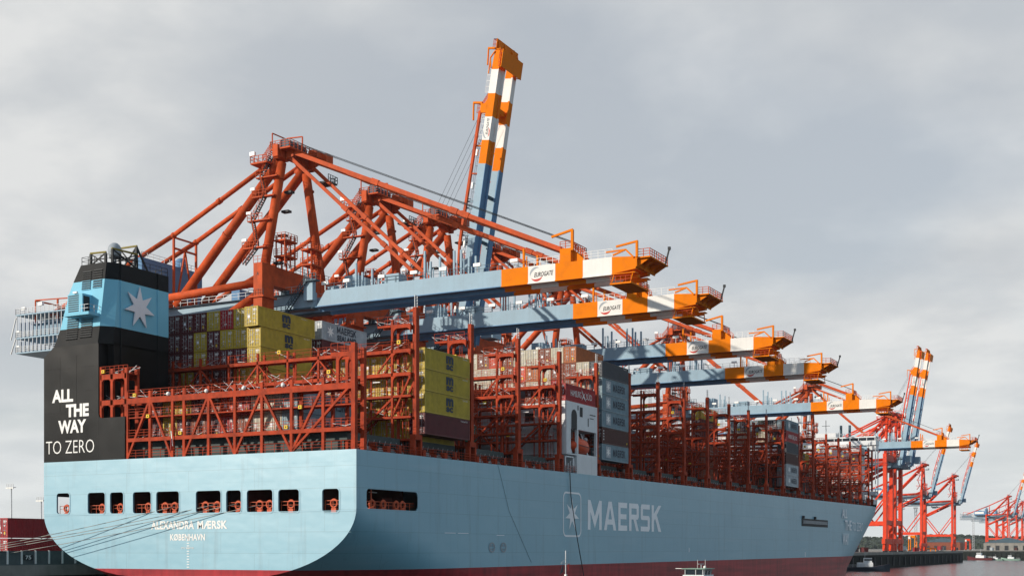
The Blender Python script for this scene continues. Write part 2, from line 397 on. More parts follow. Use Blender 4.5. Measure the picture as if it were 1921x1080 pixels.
_tc = {}
def text_geo(s, bold=0.0, shear=0.0, spacing=1.0):
    key = (s, bold, shear, spacing)
    if key in _tc: return _tc[key]
    cu = bpy.data.curves.new('lettering', 'FONT'); cu.body = s; cu.size = 1.0; cu.offset = bold; cu.shear = shear
    cu.space_character = spacing; cu.resolution_u = 3; cu.fill_mode = 'FRONT'
    ob = bpy.data.objects.new('lettering', cu); col.objects.link(ob)
    dg = bpy.context.evaluated_depsgraph_get()
    me = bpy.data.meshes.new_from_object(ob.evaluated_get(dg))
    v = [tuple(x.co) for x in me.vertices]; f = [tuple(p.vertices) for p in me.polygons]
    bpy.data.objects.remove(ob); bpy.data.curves.remove(cu); bpy.data.meshes.remove(me)
    x0 = min(a[0] for a in v); x1 = max(a[0] for a in v); y0 = min(a[1] for a in v); y1 = max(a[1] for a in v)
    v = [((a[0] - x0) / (x1 - x0), (a[1] - y0) / (y1 - y0)) for a in v]
    _tc[key] = (v, f); return v, f
def letters(b, s, key, place, bold=0.0, shear=0.0, spacing=1.0, fine=0):
    """place(u,v) maps the unit box to 3-D"""
    b.mat(key); v, f = text_geo(s, bold, shear, spacing)
    for _ in range(fine):          # split every triangle in four so that the letters can follow a curved plate
        v = list(v); nf = []; mid = {}
        tri = [(q[0], q[k], q[k + 1]) for q in f for k in range(1, len(q) - 1)]
        def half(a, c):
            k = (min(a, c), max(a, c))
            if k not in mid: v.append(((v[a][0] + v[c][0]) / 2, (v[a][1] + v[c][1]) / 2)); mid[k] = len(v) - 1
            return mid[k]
        for a, c, d in tri:
            x, y, z = half(a, c), half(c, d), half(d, a); nf += [(a, x, z), (x, c, y), (z, y, d), (x, y, z)]
        f = nf
    i = len(b.v)
    b.v += [tuple(place(*q)) for q in v]
    for q in f: b.face([i + k for k in q])
    return b
BLOCK = {
 'M': (1.25, [[(0,0),(.19,0),(.19,1),(0,1)], [(.81,0),(1,0),(1,1),(.81,1)], [(.19,1),(.19,.6),(.5,.06),(.5,.46)], [(.81,1),(.5,.46),(.5,.06),(.81,.6)]]),
 'A': (1.16, [[(0,0),(.22,0),(.5,.78),(.37,1)], [(.78,0),(1,0),(.63,1),(.5,.78)], [(.37,1),(.5,.78),(.63,1)], [(.292,.2),(.708,.2),(.643,.38),(.357,.38)]]),
 'E': (.88, [[(0,0),(.26,0),(.26,1),(0,1)], [(.26,0),(1,0),(1,.19),(.26,.19)], [(.26,.41),(.92,.41),(.92,.59),(.26,.59)], [(.26,.81),(1,.81),(1,1),(.26,1)]]),
 'R': (1.0, [[(0,0),(.24,0),(.24,1),(0,1)], [(.24,.82),(.76,.82),(.76,1),(.24,1)], [(.24,.42),(.76,.42),(.76,.6),(.24,.6)], [(.76,1),(.76,.42),(.9,.42),(1,.52),(1,.9),(.9,1)], [(.45,.42),(.73,0),(1,0),(.72,.42)]]),
 'S': (.98, [[(0,.5),(.24,.5),(.24,.9),(0,.9)], [(0,.9),(.24,.9),(.24,.82),(1,.82),(1,1),(.1,1)], [(.24,.42),(.76,.42),(.76,.58),(.24,.58)], [(0,.5),(.1,.42),(.24,.42),(.24,.5)], [(.76,.1),(1,.1),(1,.5),(.76,.5)], [(.76,.5),(1,.5),(.9,.58),(.76,.58)], [(0,0),(.9,0),(1,.1),(.76,.1),(.76,.18),(0,.18)]]),
 'K': (1.08, [[(0,0),(.24,0),(.24,1),(0,1)], [(.24,.40),(1,1),(.70,1),(.24,.68)], [(.36,.495),(.70,0),(1,0),(.54,.637)]]),
}
def block_letters(b, s, key, place, gap=.2):
    b.mat(key); tot = sum(BLOCK[c][0] for c in s) + gap * (len(s) - 1); x = 0
    for c in s:
        w, polys = BLOCK[c]
        for p in polys: b.poly([place((x + w * u) / tot, v) for u, v in p])
        x += w + gap
    return b
def star_pts(n, ro, ri, ph=math.pi / 2):
    return [((ro if k % 2 == 0 else ri) * math.cos(ph + math.pi * k / n), (ro if k % 2 == 0 else ri) * math.sin(ph + math.pi * k / n)) for k in range(2 * n)]
def star_face(b, key, place, ro, ri):
    b.mat(key); i = len(b.v); p = star_pts(7, ro, ri); b.v.append(tuple(place(0, 0))); b.v += [tuple(place(*q)) for q in p]
    for k in range(14): b.face((i, i + 1 + k, i + 1 + (k + 1) % 14))
def round_rect(x0, x1, z0, z1, r, n=4):
    o = []
    for cx, cz, a in ((x1 - r, z1 - r, 0), (x0 + r, z1 - r, 90), (x0 + r, z0 + r, 180), (x1 - r, z0 + r, 270)):
        for k in range(n + 1):
            t = R(a + 90 * k / n); o.append((cx + r * math.cos(t), cz + r * math.sin(t)))
    return o
def fill_curve(outer, holes):
    cu = bpy.data.curves.new('fill', 'CURVE'); cu.dimensions = '2D'; cu.fill_mode = 'BOTH'
    for loop in [outer] + holes:
        sp = cu.splines.new('POLY'); sp.points.add(len(loop) - 1)
        for p, q in zip(sp.points, loop): p.co = (q[0], q[1], 0, 1)
        sp.use_cyclic_u = True
    ob = bpy.data.objects.new('fill', cu); col.objects.link(ob)
    me = bpy.data.meshes.new_from_object(ob.evaluated_get(bpy.context.evaluated_depsgraph_get()))
    v = [tuple(x.co) for x in me.vertices]; f = [tuple(p.vertices) for p in me.polygons]
    bpy.data.objects.remove(ob); bpy.data.curves.remove(cu); bpy.data.meshes.remove(me)
    return v, f

# ------------------------------------------------------------------ the container ship
HB = 26.75
def deck(y): return 23.55 + 0.0062 * y
LBY = [0.5, 15.0, 29.8, 44.5, 59.3, 74.4, 89.4, 104.4, 119.3, 134.3, 149.4, 164.5, 179.6, 195.0, 210.4, 226.1, 241.6, 257.2, 272.9, 288.6, 304.4, 319.0]
def hb(y, z):
    # stern rounding
    s = min(1.0, max(0.0, y / 75.0)); s = s * s * (3 - 2 * s)
    z0 = 16.4 - 20.0 * min(1.0, y / 55.0); A = 20.0 - 14.0 * s; B = 9.0
    w = HB
    if z < z0:
        t = min(1.0, (z0 - z) / B); w = HB - A * (1 - math.sqrt(max(0.0, 1 - t * t)))
        if t >= 1.0: w = HB - A
    # bow fining: fuller at the deck than at the waterline
    q = min(1.0, max(0.0, (z - 4.0) / 21.0))
    ys = 242 + 58 * q ** 1.1; ye = 341 + 13 * q
    if y > ys:
        t = min(1.0, (y - ys) / (ye - ys)); w = min(w, HB * (1 - t ** (2.0 + 0.5 * q)) ** (0.95 - 0.2 * q))
    return max(w, 0.0)

ship = thing('container_ship', 'huge pale blue container ship moored under the cranes, red waterline, black funnel at stern', 'ship', (0, 0, 0))
def build_hull():
    ysn = [0, 0.9, 2.2, 5, 9, 14.1, 19, 26, 34, 44, 56, 70, 90, 120, 150, 180, 205] + [220 + 3 * k for k in range(30)] + [310 + 2.0 * k for k in range(21)] + [351, 352]
    zl = [-6, -3, 0, 3, 5, 7.4, 8.2, 9, 10, 11.2, 12.5, 13.8, 15.1, 16.35, 17.6, 18.8, 20.2, 21.6, 23.0]
    b = mb('hull')
    def top(y): return deck(y) + (0 if y < 312 else min(1.0, (y - 312) / 6) * 3.0)
    grid = {}
    for sgn in (1, -1):
        for i, y in enumerate(ysn):
            bot = max(-6.0, 7.4 - y * 0.32)
            for j, z in enumerate(zl + [None]):
                zz = top(y) if z is None else max(z, bot)
                grid[(sgn, i, j)] = len(b.v); b.v.append((sgn * hb(y, zz), y, zz))
    nj = len(zl)
    for sgn in (1, -1):
        for i in range(len(ysn) - 1):
            for j in range(nj):
                if abs(ysn[i] - 2.2) < .01 or (ysn[i] > 2.2 and ysn[i + 1] <= 14.2):
                    if zl[j] in (16.35, 17.6): continue           # the side opening of the mooring deck
                q = [grid[(sgn, i, j)], grid[(sgn, i + 1, j)], grid[(sgn, i + 1, j + 1)], grid[(sgn, i, j + 1)]]
                b.face(q if sgn > 0 else q[::-1], ysn[i] >= 2 or True)
    # bottom strip and weather deck
    for i in range(len(ysn) - 1):
        b.face([grid[(1, i, 0)], grid[(-1, i, 0)], grid[(-1, i + 1, 0)], grid[(1, i + 1, 0)]])
    o = b.obj('hull', ship, recalc=False)
    for p in o.data.polygons: p.use_smooth = True
    mod = o.modifiers.new('edge', 'EDGE_SPLIT'); mod.split_angle = R(35)
    # small fillets in the corners of the side opening
    d = mb('hatch')
    for i in range(len(ysn) - 1):
        y0, y1 = ysn[i], ysn[i + 1]
        z0, z1 = deck(y0) - 0.35, deck(y1) - 0.35
        if y0 > 312: z0 += 1.2; z1 += 1.2
        w0 = max(0.05, hb(y0, deck(y0)) - 0.25); w1 = max(0.05, hb(y1, deck(y1)) - 0.25)
        d.poly([(-w0, y0 + .1, z0), (w0, y0 + .1, z0), (w1, y1 + .1, z1), (-w1, y1 + .1, z1)])
    d.obj('weather_deck', ship, recalc=False)
    for (yc, zc, sy, sz) in ((2.2, 16.35, 1, 1), (14.1, 16.35, -1, 1), (2.2, 18.8, 1, -1), (14.1, 18.8, -1, -1)):
        r = 0.5; f = mb('hull')
        pts = [(yc, zc)] + [(yc + sy * (r - r * math.sin(R(a))), zc + sz * (r - r * math.cos(R(a)))) for a in (0, 22, 45, 68, 90)]
        f.prism(pts, 'X', HB - 0.12, HB); f.obj('opening_corner', ship)
build_hull()

WIN = [(-24.2, -21.7), (-18.2, -14.95), (-14.0, -11.55), (-9.8, -6.55), (-5.6, -1.6), (1.3, 5.5), (6.4, 8.85), (9.8, 13.95), (14.85, 18.1), (21.65, 24.2)]
def build_transom():
    zs = [7.4, 7.8, 8.2, 8.6, 9, 9.5, 10, 10.6, 11.2, 11.9, 12.5, 13.2, 13.8, 14.5, 15.1, 15.8, 16.4, 20.0, 23.55]
    rt = [(hb(0, z), z) for z in zs]
    outer = rt + [(-x, z) for x, z in rt[::-1]]
    holes = [round_rect(a, b_, 16.05 + (0.2 - 0.008 * (a + 24)), 18.95 + (0.2 - 0.008 * (a + 24)), 0.42) for a, b_ in WIN]
    v, f = fill_curve(outer, holes)
    b = mb('hull'); i = len(b.v)
    b.v += [(x, 0.0, z) for x, z, _ in v]
    for q in f: b.face([i + k for k in q])
    for h in holes + [outer]:
        n = len(h)
        for k in range(n):
            p, q = h[k], h[(k + 1) % n]
            if h is outer: continue
            b.poly([(p[0], 0, p[1]), (q[0], 0, q[1]), (q[0], 0.22, q[1]), (p[0], 0.22, p[1])])
    b.obj('transom', ship, recalc=False)
    for a, b_ in WIN:
        dz = 0.2 - 0.008 * (a + 24)
        v, f = fill_curve(round_rect(a - .14, b_ + .14, 15.91 + dz, 19.09 + dz, 0.55), [round_rect(a + .01, b_ - .01, 16.06 + dz, 18.94 + dz, 0.41)])
        q = mb('hull'); i = len(q.v); q.v += [(x, -.045, z) for x, z, _ in v]
        for p in f: q.face([i + k for k in p])
        lo = round_rect(a - .14, b_ + .14, 15.91 + dz, 19.09 + dz, 0.55)
        for k in range(len(lo)):
            p, r_ = lo[k], lo[(k + 1) % len(lo)]; q.poly([(p[0], -.045, p[1]), (r_[0], -.045, r_[1]), (r_[0], 0, r_[1]), (p[0], 0, p[1])])
        q.obj('opening_rim', ship)
    # raised weld seam / fender bars
    w = mb('hull')
    w.box(-26.6, 26.6, -0.05, 0.0, 16.0, 16.08)
    for z in (19.95, 22.1, 13.4): w.box(-26.0, 26.0, -0.012, 0.0, z, z + 0.03)
    w.obj('plate_seam', ship)
    # mooring deck behind the openings
    r = mb('room')
    r.box(-26.3, 26.3, 0.35, 24, 14.9, 15.15)
    r.box(-26.3, 26.3, 0.35, 24, 19.9, 20.1)
    r.box(-22, 22, 17.8, 18.0, 15.15, 19.9)
    for x in (-20, -10.5, -0.5, 9.3, 19.8):
        r.box(x - .15, x + .15, 0.5, 9, 15.15, 19.9)
    for x in (-23, -13, -4, 6, 12, 22):
        r.tube((x - 1.6, 11, 16.6), (x + 1.6, 11, 16.6), 1.1); r.box(x - 2.0, x - 1.7, 9.8, 12.2, 15.15, 18); r.box(x + 1.7, x + 2.0, 9.8, 12.2, 15.15, 18)
    r.obj('mooring_deck', ship)
    for a, b_ in WIN:
        q = mb('ring')
        x0, x1 = a + .1, b_ - .1
        q.bar((x0, .5, 17.35), (x1, .5, 17.35), .07); q.bar((x0, .5, 16.9), (x1, .5, 16.9), .05)
        k = max(2, int((x1 - x0) / 0.8))
        for j in range(k + 1):
            x = x0 + (x1 - x0) * j / k; q.bar((x, .5, 16.2), (x, .5, 17.35), .05)
        q.obj('opening_rail', ship)
    def px(u): return 0
    for x in (-22.9, -16.1, -12.7, -7.6, -4.6, -2.9, 2.4, 4.4, 7.9, 11.4, 13.0, 16.4, 23.0):
        q = mb('ring'); q.ring((x, 0.62, 17.0), 0.5, 0.13)
        q.box(x - .36, x + .36, .5, .95, 15.15, 16.42); q.mat('dark').ring((x, 0.8, 17.0), 0.34, 0.08)
        q.obj('fairlead', ship)
    for y in (4.3, 6.9, 9.9, 11.4):
        q = mb('ring'); q.ring((26.1, y, 17.0), 0.5, 0.14, axis='X'); q.box(25.7, 26.2, y - .6, y + .6, 15.15, 16.5); q.obj('fairlead', ship)
    q = mb('ring'); q.bar((26.2, 2.3, 17.3), (26.2, 14, 17.3), .07); q.bar((26.2, 2.3, 16.9), (26.2, 14, 16.9), .05); q.bar((26.2, 4.0, 16.4), (26.2, 4.0, 18.8), .12)
    for y in range(3, 14): q.bar((26.2, y, 16.3), (26.2, y, 17.3), .05)
    q.obj('opening_rail', ship)
    q = mb('lamp'); q.box(24.5, 24.7, 6, 7.6, 18.5, 18.62); q.obj('deck_light', ship)
    # lettering on the transom
    y0 = -0.03
    def on(x0, x1, z0, z1): return lambda u, v: (x0 + (x1 - x0) * u, y0, z0 + (z1 - z0) * v)
    b = MB()
    letters(b, 'ALEXANDRA', 'letter', on(-6.5, 1.0, 13.95, 15.05), 0.035, spacing=1.05)
    b.obj('lettering', ship, recalc=False); b = MB()
    letters(b, 'MÆRSK', 'letter', on(1.55, 6.6, 13.95, 15.05), 0.035, spacing=1.05)
    b.obj('lettering', ship, recalc=False); b = MB()
    letters(b, 'KØBENHAVN', 'letter', on(-3.15, 2.85, 12.45, 13.35), 0.03, spacing=1.05)
    b.obj('lettering', ship, recalc=False); b = MB()
    letters(b, 'IMO 9948748', 'letter', on(-1.2, 0.9, 11.35, 11.6), 0.0)
    b.obj('lettering', ship, recalc=False)
    b = MB()
    # draught marks
    for k in range(12):
        b = mb('letter'); b.box(-0.25, 0.15, -0.03, -0.0, 8.9 + k * 0.35, 9.0 + k * 0.35); b.obj('draught_mark', ship)
build_transom()

def build_side_letters():
    X = HB + 0.03
    def on(ya, yb, z0, z1): return lambda u, v: (X, ya + (yb - ya) * u, z0 + (z1 - z0) * v)
    def fin(b, name='lettering'): b.obj(name, ship, recalc=False)
    b = MB(); block_letters(b, 'MAERSK', 'hull_letter', on(68.9, 104.0, 14.6, 19.7)); fin(b)
    # rounded frame with the star
    b = mb('hull_letter')
    o = round_rect(59.0, 66.2, 13.3, 20.75, 1.1); i_ = round_rect(59.3, 65.9, 13.6, 20.45, 0.85)
    v, f = fill_curve(o, [i_]); i = len(b.v); b.v += [(X, p[0], p[1]) for p in v]
    for q in f: b.face([i + k for k in q])
    star_face(b, 'hull_letter', lambda u, v: (X, 62.6 + u, 17.0 + v), 2.75, 1.05); fin(b, 'star_emblem')
    for y in (34.6, 38.2):
        b = mb('logo_grey')
        v, f = fill_curve([(y + 0.95 * math.cos(R(a)), 11.55 + .75 * math.sin(R(a))) for a in range(0, 360, 24)], [[(y + 0.72 * math.cos(R(a)), 11.55 + .55 * math.sin(R(a))) for a in range(0, 360, 24)]])
        i = len(b.v); b.v += [(hb(p[0], p[1]) + .06, p[0], p[1]) for p in v]
        for q in f: b.face([i + k for k in q])
        xx = hb(y, 11.55) + .08
        for dy, dz in ((.3, .25), (-.3, .25), (.3, -.25), (-.3, -.25)):
            b.poly([(xx, y + dy - .15, 11.55 + dz - .12), (xx, y + dy + .15, 11.55 + dz - .12), (xx, y + dy + .15, 11.55 + dz + .12), (xx, y + dy - .15, 11.55 + dz + .12)])
        fin(b, 'thruster_mark')
    for y, z, w, h in ((21, 13.5, 3, .07), (24.6, 13.5, 3, .07), (36, 13.3, 2.4, .07), (120, 10.6, .25, .9), (214, 9.0, .5, 1.3)):
        b = mb('hull_letter'); b.poly([(hb(y, z) + .06, y, z), (hb(y + w, z) + .06, y + w, z), (hb(y + w, z + h) + .06, y + w, z + h), (hb(y, z + h) + .06, y, z + h)]); fin(b, 'hull_mark')
    def onb(ya, yb, z0, z1): return lambda u, v: (hb(ya + (yb - ya) * u, z0 + (z1 - z0) * v) + 0.25, ya + (yb - ya) * u, z0 + (z1 - z0) * v)
    for w, a0, a1, z0, z1, bo in (('ALL', 257.6, 264.6, 20.6, 23.4, .02), ('THE', 261.5, 270.5, 16.9, 20.0, .02), ('TO ZERO', 271.5, 287.5, 16.8, 19.6, 0), ('WAY', 258.5, 266.5, 12.4, 15.9, .02)):
        b = MB(); letters(b, w, 'hull_letter', onb(a0, a1, z0, z1), bo, fine=3); fin(b)
    # shell door with pilot ladder platform
    p = mb('dark'); p.box(HB - .3, HB + .06, 210.6, 240.2, 17.4, 19.5)
    p.mat('steel')
    for k in range(30): p.box(HB + .1, HB + .3, 212 + .9 * k, 212.35 + .9 * k, 18.3, 19.0)
    p.bar((HB + .3, 211, 18.2), (HB + .3, 239, 18.2), .12); p.mat('dark')
    p.box(HB + .06, HB + .5, 211, 212.2, 19.5, 20.2); p.box(HB + .06, HB + .5, 224, 225, 19.5, 20.2)
    p.obj('gangway_ladder', ship)
build_side_letters()

def build_black_block():
    b = mb('funnel_black')
    # block flush with the transom, notch stepping down to starboard
    b.prism([(-26.75, 23.56), (-16.2, 23.56), (-16.2, 39.7), (-24.85, 39.7), (-26.75, 38.4)], 'Y', 0.0, 12.4)
    b.prism([(-16.19, 23.56), (-11.3, 23.56), (-11.3, 29.35), (-15.7, 29.35), (-16.05, 29.5), (-16.19, 29.9)], 'Y', 0.0, 0.5)
    b.box(-16.19, -15.0, 1.7, 12.35, 23.56, 39.9)
    for z in (26.8, 30.4, 33.3, 36.6): b.box(-26.7, -16.3, -0.02, 0.0, z, z + .05)
    for x in (-23.6, -20.4): b.box(x, x + .05, -0.02, 0.0, 30.6, 38.3)
    b.obj('stern_casing', ship)
    y0 = -0.03
    def on(x0, x1, z0, z1): return lambda u, v: (x0 + (x1 - x0) * u, y0, z0 + (z1 - z0) * v)
    t = MB()
    letters(t, 'ALL', 'letter', on(-25.1, -21.0, 31.9, 33.7), 0.04)
    letters(t, 'THE', 'letter', on(-22.4, -18.0, 29.75, 31.55), 0.045)
    letters(t, 'WAY', 'letter', on(-23.9, -18.5, 27.5, 29.35), 0.04)
    t.obj('lettering', ship, recalc=False); t = MB()
    letters(t, 'TO ZERO', 'letter', on(-26.3, -17.0, 24.7, 26.5), -0.012)
    t.obj('lettering', ship, recalc=False)
    # funnel: sections (z, xl, xr, yaft) with chamfered starboard corner
    f = mb('funnel')
    S = [(39.7, -24.85, -16.4, 0.05), (42.2, -23.9, -16.3, 0.35), (47.2, -22.7, -16.1, 0.85), (49.0, -21.9, -16.0, 1.0), (51.1, -20.8, -15.9, 1.2)]
    rows = []
    for z, xl, xr, ya in S:
        i = len(f.v)
        f.v += [(xl, ya, z), (xr, ya, z), (-15.0, ya + 1.5, z), (-15.0, 12.4, z), (xl - .3, 12.4, z), (xl - .5, 4, z)]
        rows.append(i)
    for a, c in zip(rows[:-1], rows[1:]):
        for k in range(6): f.face([a + k, a + (k + 1) % 6, c + (k + 1) % 6, c + k])
    f.face([rows[0] + k for k in range(6)][::-1]); f.face([rows[-1] + k for k in range(6)])
    # vertical joints on the side
    fo = f.obj('funnel', ship, recalc=False)
    j = mb('funnel')
    for y in (2.9, 10.1): j.box(-15.02, -14.86, y - .07, y + .07, 24, 51.15)
    j.obj('pipe', fo)
    s = mb('silver')
    P = [(6.35 + u, 45.5 + v) for u, v in star_pts(7, 2.95, 1.22)]
    i = len(s.v)
    s.v += [(-14.85, a, c) for a, c in P] + [(-14.68, a, c) for a, c in P] + [(-14.68, 6.35, 45.5)]
    for k in range(14):
        s.face([i + k, i + (k + 1) % 14, i + 14 + (k + 1) % 14, i + 14 + k]); s.face([i + 28, i + 14 + k, i + 14 + (k + 1) % 14])
    s.obj('star_emblem', fo)
    # louvres on the aft face
    def yz(z):
        for (za, _, _, ya), (zb, _, _, yb) in zip(S[:-1], S[1:]):
            if za <= z <= zb: return ya + (yb - ya) * (z - za) / (zb - za)
        return 0
    for (xa, xb, za, zb) in ((-20.3, -18.6, 47.5, 50.2), (-18.2, -16.5, 47.6, 50.3), (-22.6, -20.4, 40.6, 43.9), (-19.9, -17.7, 40.7, 44.0)):
        l = mb('dark'); n = int((zb - za) / .3)
        l.box(xa, xb, yz(za) - .03, yz(za) + .02, za, za + .05)
        for k in range(n):
            z = za + (zb - za) * k / n
            l.mat('funnel'); y = yz(z)
            l.hexa([(xa, y - .16, z), (xb, y - .16, z), (xb, y + .05, z + .05), (xa, y + .05, z + .05), (xa, y - .16, z + .04), (xb, y - .16, z + .04), (xb, y + .05, z + .16), (xa, y + .05, z + .16)])
            l.mat('dark'); l.box(xa, xb, y - .02, y + .02, z + .12, z + .27)
        l.obj('louvre', fo)
    # vent bay and its little platform
    v = mb('funnel')
    v.box(-21.0, -18.2, -1.0, 0.8, 43.9, 46.6); v.box(-21.2, -16.5, -1.5, 0.7, 43.5, 43.9)
    v.mat('dark')
    for k in range(8): v.box(-20.85, -18.9, -1.04, -1.0, 44.15 + .3 * k, 44.3 + .3 * k)
    v.box(-18.2, -18.17, -.8, .3, 44.1, 46.3)
    v.mat('steel'); v.rail([(-18.2, -1.4, 43.9), (-16.6, -1.4, 43.9), (-16.6, .6, 43.9)], 1.0, .8, .03)
    v.mat('lamp').cbox((-19.4, -1.1, 46.75), (.7, .3, .25))
    v.obj('vent_bay', fo)
    for tri in ([(-20.9, 50.9), (-22.6, 50.6), (-21.9, 47.5)], [(-22.2, 46.8), (-23.4, 46.7), (-23.2, 45.6)], [(-22.9, 43.9), (-24.9, 43.6), (-24.1, 41.6)]):
        w = mb('funnel_black'); w.prism(tri, 'Y', 4.0, 4.25); w.obj('side_bracket', fo)
    # roof gear
    t = mb('funnel_black')
    def truss(x0, x1, y0, y1, z, h):
        a, c = (x0, y0, z), (x1, y1, z); A, C = (x0, y0, z + h), (x1, y1, z + h)
        t.mat('dark'); t.bar(a, A, .3); t.bar(c, C, .3); t.bar(a, C, .16); t.bar(c, A, .16); t.bar((x0, y0, z + h * .5), (x1, y1, z + h * .5), .14)
        t.mat('dull_yellow').bar((x0 - .1, y0, z + h + .1), (x1 + .1, y1, z + h + .1), .22)
    truss(-19.6, -17.1, 1.9, 2.2, 51.1, 1.6); truss(-15.5, -15.3, 1.9, 6.3, 51.1, 1.9); truss(-19.4, -16.2, 7.2, 7.2, 51.1, 3.4)
    t.mat('dark').bar((-16.2, 7.2, 54.5), (-15.4, 8.6, 51.1), .25)
    t.obj('roof_frame', fo)
    t = mb('dark'); t.rail([(-20.7, 1.3, 51.1), (-15.9, 1.3, 51.1), (-15.1, 2.8, 51.1), (-15.1, 12.3, 51.1), (-21, 12.3, 51.1), (-20.7, 1.3, 51.1)], 1.1, 1.2, .03); t.obj('railing', fo)
    t = mb('logo_grey'); t.tube((-17.6, 4.4, 51.1), (-17.6, 4.4, 52.8), .25); t.ball((-17.6, 4.4, 53.5), .98, sz=1.15); t.tube((-17.6, 4.4, 52.4), (-17.6, 4.4, 53.4), .75, .95, 14)
    t.obj('satellite_dome', fo)
    t = mb('steel'); t.tube((-17.6, 8.2, 51.1), (-17.6, 8.2, 54.2), .22); t.obj('exhaust_pipe', fo)
build_black_block()

# ---- lashing bridges
def lb_beam(b, x0, x1, y, z, h, t=0.35): b.box(x0, x1, y - t / 2, y + t / 2, z - h, z)
def gusset(b, x, y, z, sx, r=0.7, t=0.33):
    pts = [(x, z), (x + sx * r, z)] + [(x + sx * (r - r * math.sin(R(a))), z - (r - r * math.cos(R(a)))) for a in (20, 40, 60, 80)] + [(x, z - r)]
    b.prism(pts, 'Y', y - t / 2, y + t / 2)
def rods(b, x0, x1, y, z, n, rr):
    b.mat('steel')
    for k in range(n):
        x = rr.uniform(x0, x1); l = rr.uniform(1.0, 2.6); s_ = rr.choice((-1, 1))
        b.bar((x, y + rr.uniform(-.3, .3), z + .2), (x + s_ * l, y + rr.uniform(-.3, .3), z + rr.uniform(.3, 1.5)), .055)
def make_lb():
    rr = random.Random(3)
    lv = [26.0, 29.0, 31.8, 34.8, 37.9]
    root = mb('lb_red')
    for z in lv: root.box(-25.4, 25.4, -.56, .56, z - .1, z - .04)
    o = root.obj('lashing_bridge', ship)
    xs = [-25.95, -22.7, -15.9, -10.6, -5.3, 0, 5.3, 10.6, 15.9, 22.7, 25.95]
    for i, x in enumerate(xs):
        big = i in (0, len(xs) - 1); p = mb('lb_red')
        if big:
            p.box(x - .27, x + .27, -.4, .4, 26.1, 43.4); p.box(x - .42, x + .42, -.9, .9, 25.8, 26.5)
            for yy in (-.8, .8): p.box(x - .36, x + .36, yy - .2, yy + .2, 23.6, 25.8)
        else:
            top = 41.9 if i in (1, len(xs) - 2) else 39.0
            for yy in (-.72, .72): p.box(x - .15, x + .15, yy - .15, yy + .15, 23.6, top)
        p.obj('post', o)
    for z in lv:
        p = mb('lb_red')
        for yy in (-.72, .72): lb_beam(p, -25.62, 25.62, yy, z, .46 if z in (34.8, 37.9) else .3, .3)
        for s_ in (-1, 1):
            if z > 33:
                for yy in (-.72, .72): gusset(p, s_ * 25.6, yy, z - .5, -s_, .6); gusset(p, s_ * 22.9, yy, z - .5, s_, .6)
        p.obj('crossbeam', o)
    for s_ in (-1, 1):
        p = mb('lb_red')
        for yy in (-.72, .72):
            lb_beam(p, *sorted((s_ * 25.62, s_ * 22.7)), yy, 41.2, .5, .32); lb_beam(p, *sorted((s_ * 22.5, s_ * 20.4)), yy, 41.2, .28, .3)
            gusset(p, s_ * 25.6, yy, 40.7, -s_, .7); gusset(p, s_ * 22.9, yy, 40.7, s_, .7)
        p.box(*sorted((s_ * 25.45, s_ * 20.4)), -.56, .56, 41.06, 41.12)
        p.obj('tower_head', o)
    for i in range(1, 9, 2):
        for a_, c_, z0, z1, w in ((xs[i], xs[i + 1], 31.4, 26.1, .26), (xs[i + 2], xs[i + 1], 31.4, 26.1, .26), (xs[i], xs[i] + 2.4, 37.4, 34.9, .2), (xs[i + 2], xs[i + 2] - 2.4, 37.4, 34.9, .2)):
            p = mb('lb_red')
            for yy in (-.72, .72): p.bar((a_, yy, z0), (c_, yy, z1), w)
            p.obj('brace', o)
    for s_ in (-1, 1):
        p = mb('lb_red')
        for yy in (-.72, .72): p.bar((s_ * 25.5, yy, 34.2), (s_ * 22.8, yy, 29.2), .24)
        p.obj('brace', o)
    for k in range(20):
        x = -24.2 + 2.53 * k; p = mb('lb_red')
        p.bar((x, 0, 23.6), (x, 0, 34.6 if k % 2 else 37.6), .13); p.bar((x, -.7, 29.0), (x, .7, 31.6), .08)
        p.obj('cell_guide', o)
    r = mb('lb_red')
    for z in lv[1:]:
        for yy in (-.92, .92): r.rail([(-25.4, yy, z), (25.4, yy, z)], 1.1, 2.65, .024)
    for s_ in (-1, 1):
        for yy in (-.92, .92): r.rail([(s_ * 25.4, yy, 41.2), (s_ * 20.4, yy, 41.2)], 1.1, 1.6, .024)
    r.obj('railing', o)
    for s in (-1, 1):
        l = mb('lb_red')
        for z0, z1, x in ((34.8, 41.2, 24.3), (29, 34.8, 23.6), (23.7, 29, 24.6)):
            for dx in (-.22, .22): l.bar((s * x + dx, 0, z0), (s * x + dx, 0, z1 + .9), .05)
            for k in range(int((z1 - z0) / .32)): l.bar((s * x - .22, 0, z0 + .32 * k), (s * x + .22, 0, z0 + .32 * k), .035)
        l.obj('ladder', o)
        q = mb('steel'); q.rail([(s * 25.95, -.3, 43.4), (s * 25.95, .3, 43.4)], 1.6, .6, .04, 3); q.obj('mast_top', o)
    g = MB()
    for z in (29, 31.8, 34.8, 37.9): rods(g, -25, 25, 0, z, 26, rr)
    rods(g, 20.5, 25, 0, 41.2, 6, rr); rods(g, -25, -20.5, 0, 41.2, 6, rr)
    tag(g.obj('lashing_rod', o), kind='stuff')
    for (x, z) in ((23.9, 38.3), (12.5, 35.1), (4, 38.4), (17, 29.5), (-16, 32.2)):
        y_ = mb('yellow'); y_.cbox((x, -1.0, z + .5), (.52, .25, .5)); y_.mat('dark'); y_.cbox((x, -1.14, z + .5), (.2, .02, .2)); y_.mat('lb_red').bar((x, -1.0, z), (x, -1.0, z + .3), .1); y_.obj('socket_box', o)
